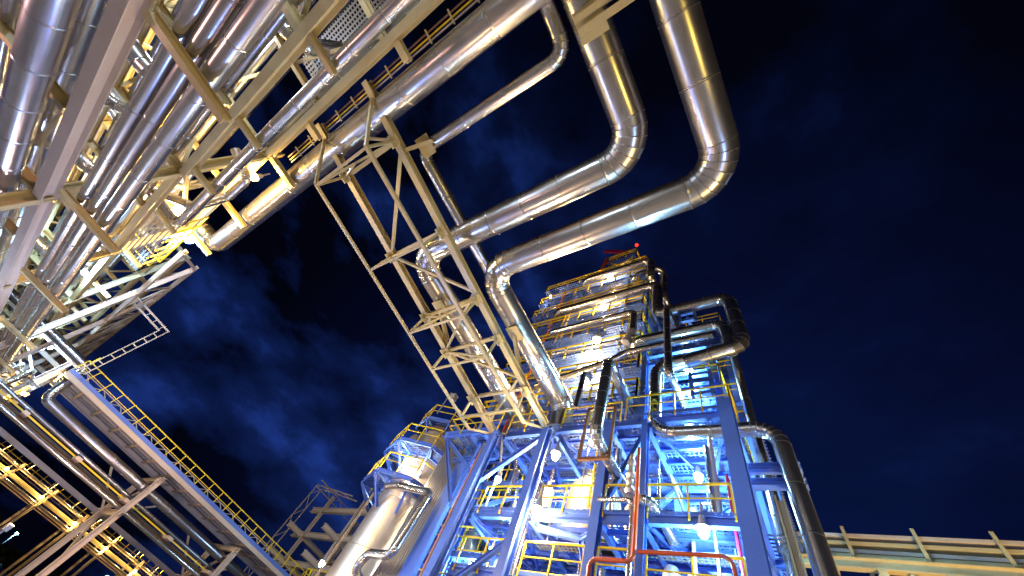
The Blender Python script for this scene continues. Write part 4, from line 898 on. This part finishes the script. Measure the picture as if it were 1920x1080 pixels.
B(g, (-110.6, DY0, 9.0), (-110.6, DY1, 9.0), .1, .1); B(g, (-110.6, DY0, 9.75), (-110.6, DY1, 9.75), .1, .1)
obj('railing', g, YEL, dr)
pole0 = None
ly = [1.0 + 5.0 * k for k in range(-2, 12)]
WO = 'first second third fourth fifth sixth seventh eighth ninth tenth eleventh twelfth thirteenth fourteenth'.split()
for i, y in enumerate(ly):
    lab = f'curved amber street lamp on the distant rack, {WO[i]} from the left end'
    if pole0 is None:
        pole0 = thing('street_lamp', lab, 'street lamp', (-112.0, y, 8.5), 'street lamps on the distant rack'); o_ = V((-112.0, y, 8.5))
        g = G(); cyl(g, o_, o_ + V((0, 0, 1.3)), .06, n=8); cyl(g, o_ + V((0, 0, 1.3)), o_ + V((.5, 0, 1.7)), .05, n=8); cyl(g, o_ + V((.5, 0, 1.7)), o_ + V((1.1, 0, 1.6)), .05, n=8); obj('pole', g, GREY, pole0)
        g = G(); box(g, o_ + V((1.0, -.15, 1.5)), o_ + V((1.6, .15, 1.64))); obj('head', g, GREY, pole0)
        g = G(); lathe(g, o_ + V((1.3, 0, 1.42)), [(.01, -.14), (.16, -.1), (.22, 0), (.2, .07)], 12); obj('glass', g, lamp_mat(AMB, 60), pole0)
        light(pole0, (1.3, 0, 1.1), AMB, 1300, .2)
    else:
        c = pole0.copy(); SC.collection.objects.link(c); c.location = (-112.0, y, 8.5); c['label'] = lab
        for ch in pole0.children: d = ch.copy(); SC.collection.objects.link(d); d.parent = c
for i in range(7):
    flood(f'golden lamp glowing between the pipes of the distant rack, {WO[i]} from the left', (-111.6, 4 + i * 7.3, 7.4), AMB, 450, size=1.7, s=60, group='golden lamps inside the distant rack')
for i, (x, y) in enumerate(((-330, 41.5), (-300, 60.5))):
    lab = ['blue white street lamp on a tall pole at the far lower left', 'blue white street lamp on a tall pole right of the first one'][i]
    t_ = thing('street_lamp', lab, 'street lamp', (x, y, GZ), 'far blue white street lamps'); zz = 8.2 if i == 0 else 8.0
    g = G(); cyl(g, (x, y, GZ), (x, y, zz), .12, n=8); obj('pole', g, GREY, t_)
    g = G(); lathe(g, (x + .4, y, zz - .1), [(.01, -.5), (.6, -.3), (.7, 0), (.5, .3), (.01, .4)], 12); obj('glass', g, lamp_mat(CYAN, 60), t_)
    light(t_, (.8, 0, zz - GZ - 1.2), CYAN, 6000, .3)
# dark wood beyond the plant
g = G()
for k in range(9000):
    y = random.uniform(-80, 130); x = -215 + random.uniform(-14, 14) ; hmax = 5.0 + 2.5 * math.sin(y * .13) + 1.6 * math.sin(y * .41 + 1)
    z = GZ + random.random() ** .7 * max(1, hmax); c = V((x, y, z)); s_ = random.uniform(.3, .9)
    a = V((random.uniform(-1, 1), random.uniform(-1, 1), random.uniform(-1, 1))).normalized() * s_; bb = a.cross(V((random.uniform(-1, 1), random.uniform(-1, 1), 1))).normalized() * s_
    i = len(g.v); g.v += [c - a, c + bb, c + a, c - bb]; g.face((i, i + 1, i + 2, i + 3))
LEAF = steel('dark_leaves', (.03, .05, .015), .7, amt=.3)
o = obj('tree_belt', g, LEAF); o['kind'] = 'stuff'; tag(o, 'dark belt of trees beyond the street lamps at the lower left', 'trees')

# ------------------------------------------------------------------ lamps in view, then unseen and added ones inside the steelwork
flood('brightest warm lamp on the rack, beside the bent branch pipe', (-21.4, -5.7, 10.9), (1, .66, .24), 7000, size=2.4, s=120)
flood('golden lamp on the rack under the big silver duct', (-17.6, -5.3, 12.7), (1, .62, .14), 3600, size=1.5, s=100)
flood('cold blue white lamp at the left end of the big silver duct', (-27.4, -5.4, 13.3), (.25, .50, 1), 4500, size=1.7, s=120)
flood('blue white lamp inside the rack above the walkway end', (-30.5, -6.4, 9.0), (.4, .7, 1), 2600, size=1.0, s=60)
UL = [('highest warm lamp on the tall tower', -9.06, 32.1), ('second highest warm lamp on the tall tower', -8.85, 26.05), ('warm lamp on the tall tower, third from the top', -8.78, 21.3), ('warm lamp on the tall tower, fourth from the top', -9.08, 19.7), ('warm lamp just above the yellow railed deck of the tower', -8.9, 17.0)]
for lab, x, z in UL: flood(lab, (x, 13.35, z), (1, .70, .38), 1700, size=2.2, s=110, group='warm lamps up the tower face')
flood('small warm lamp at the upper left corner of the tall tower', (-15.4, 13.4, 31.6), (1, .76, .52), 300, size=1.2, s=70)
flood('warm lamp in front of the upper silver domed vessel', (-9.0, 12.6, 11.0), (1, .68, .36), 1500, size=1.7, s=120)
flood('warm lamp under the second floor beside the domed vessel', (-8.85, 12.2, 8.0), (1, .68, .36), 1500, size=1.7, s=120)
flood('warm lamp low behind the bent orange pipe', (-7.6, 13.2, 12.2), (1, .76, .5), 500, size=1.1, s=70)
flood('cyan white lamp behind the left tower column', (-12.0, 12.75, 9.9), CYAN, 450, size=1.3, s=90)
flood('small cyan lamp low between the two tall tower columns', (-11.6, 13.6, 7.2), CYAN, 350, size=.9, s=70)
for lab, x, y, z, p in (('cyan white lamp under the grating deck in the right bay', -2.95, 12.9, 12.2, 1700), ('cyan white lamp above the middle railing of the right bay', -3.45, 15.6, 12.0, 1500), ('lowest cyan white lamp in the right bay', -2.8, 12.55, 7.75, 1500),
                        ('cyan white lamp just over the yellow railed deck', -2.95, 13.7, 15.2, 1400), ('topmost cyan white lamp of the right wing', -3.1, 14.3, 17.75, 1500)):
    flood(lab, (x, y, z), CYAN, p, size=1.6, s=110, group='cyan white lamps of the right bay')
flood('warm lamp between the two ring platforms of the round vessel', (-19.0, 12.6, 11.2), (1, .80, .58), 700, size=1.3, s=100)
flood('small blue lamp under the upper ring platform', (-20.9, 12.6, 12.0), (.5, .75, 1), 150, size=.7, s=70)
flood('blue white lamp beside the yellow stair at the bottom', (-31.5, 19.0, 7.9), (.45, .72, 1), 900, size=1.9, s=100)
flood('warm lamp hidden low beside the round vessel', (-21.8, 10.2, 2.4), (1, .78, .50), 1300, size=1.0, s=60)
for k_, (x, z) in enumerate(((1, 8.0), (-6.5, 11.6), (-13, 8.0), (-20, 11.6), (-27, 8.0))):
    flood(f'bluish lamp in the blue frame behind the pipe rack, {WO[k_]} from the top edge', (x, -14.0, z), (.55, .75, 1), 1500, size=1.2, s=90, group='bluish lamps behind the pipe rack')
for k_, (x, y, z) in enumerate(((-5, -10, 8.9), (-24.5, -9, 8.8), (-14, -10, 12.6))):  # unseen lamps that light the rack from within
    flood(f'{("cool", "golden", "cool")[k_]} lamp hidden inside the pipe rack, {WO[k_]} of three', (x, y, z), ((.7, .8, 1), (1, .68, .22), (.7, .8, 1))[k_], 900, size=1.2, s=90, group='lamps inside the pipe rack')
flood('blue white lamp under the transfer frame at the left edge', (-45.2, -4.6, 8.9), (.45, .7, 1), 2200, size=1.2, s=80)
flood('golden lamp on the transfer frame just above the walkway start', (-48.5, -2.6, 6.6), (1, .66, .2), 1200, size=1.2, s=80)
for k_, (x, y, z) in enumerate(((-15.2, 16.6, 8.0), (-11.0, 18.0, 12.0), (-7.8, 19.0, 8.0), (-4.0, 19.0, 12.1), (-3.4, 17.6, 7.8))):  # extra lamps added to brighten the dark gaps between the floors
    flood(f'small added cyan lamp deep inside the lower tower floors, {WO[k_]} from the left', (x, y, z), CYAN, 900, size=.8, s=80, group='added cyan lamps inside the lower tower')
# yard floodlights on short masts, outside the picture, that light the undersides
def mast(label, loc, col, P, h=3.2, aim=None):
    t_ = thing('flood_mast', label, 'floodlight', loc, 'yard floodlights'); x, y, z = loc
    g = G(); cyl(g, (x, y, z), (x, y, z + h), .06, n=10); obj('pole', g, GREY, t_)
    g = G(); box(g, (x - .25, y - .12, z + h), (x + .25, y + .12, z + h + .3)); obj('head', g, GREY, t_)
    g = G(); box(g, (x - .22, y - .1, z + h + .3), (x + .22, y + .1, z + h + .32)); obj('glass', g, lamp_mat(col, 30), t_)
    light(t_, (0, 0, h + .5), col, P, .25)
mast('yard floodlight on a short mast behind the camera', (1.5, -9.5, GZ), (1, .66, .30), 420)
mast('pinkish yard floodlight on a short mast left of the camera', (-12, -9.5, GZ), (1, .55, .52), 750)
mast('yard floodlight on a short mast in front of the tower', (-9.5, 6.2, GZ), (1, .60, .34), 850)
mast('cold yard floodlight on a short mast right of the camera', (6.5, 7, GZ), (.25, .45, 1), 1700)
mast('cool yard floodlight on a short mast under the left rack', (-25, -2.0, GZ), (.50, .62, 1), 2300, h=2.4)
mast('yard floodlight on a short mast beside the walkway trestles', (-36, 4, GZ), (1, .60, .42), 2000, h=2.4)
mast('cold yard floodlight between the rack and the tower', (-18, 5, GZ), (.18, .32, 1), 2600, h=2.2)
mast('yellow yard floodlight on a short mast before the right rack', (6, 16.5, GZ), (1, .68, .26), 8000)
mast('yellow yard floodlight low at the right of the yard', (9, -1, GZ), (1, .70, .14), 1100)
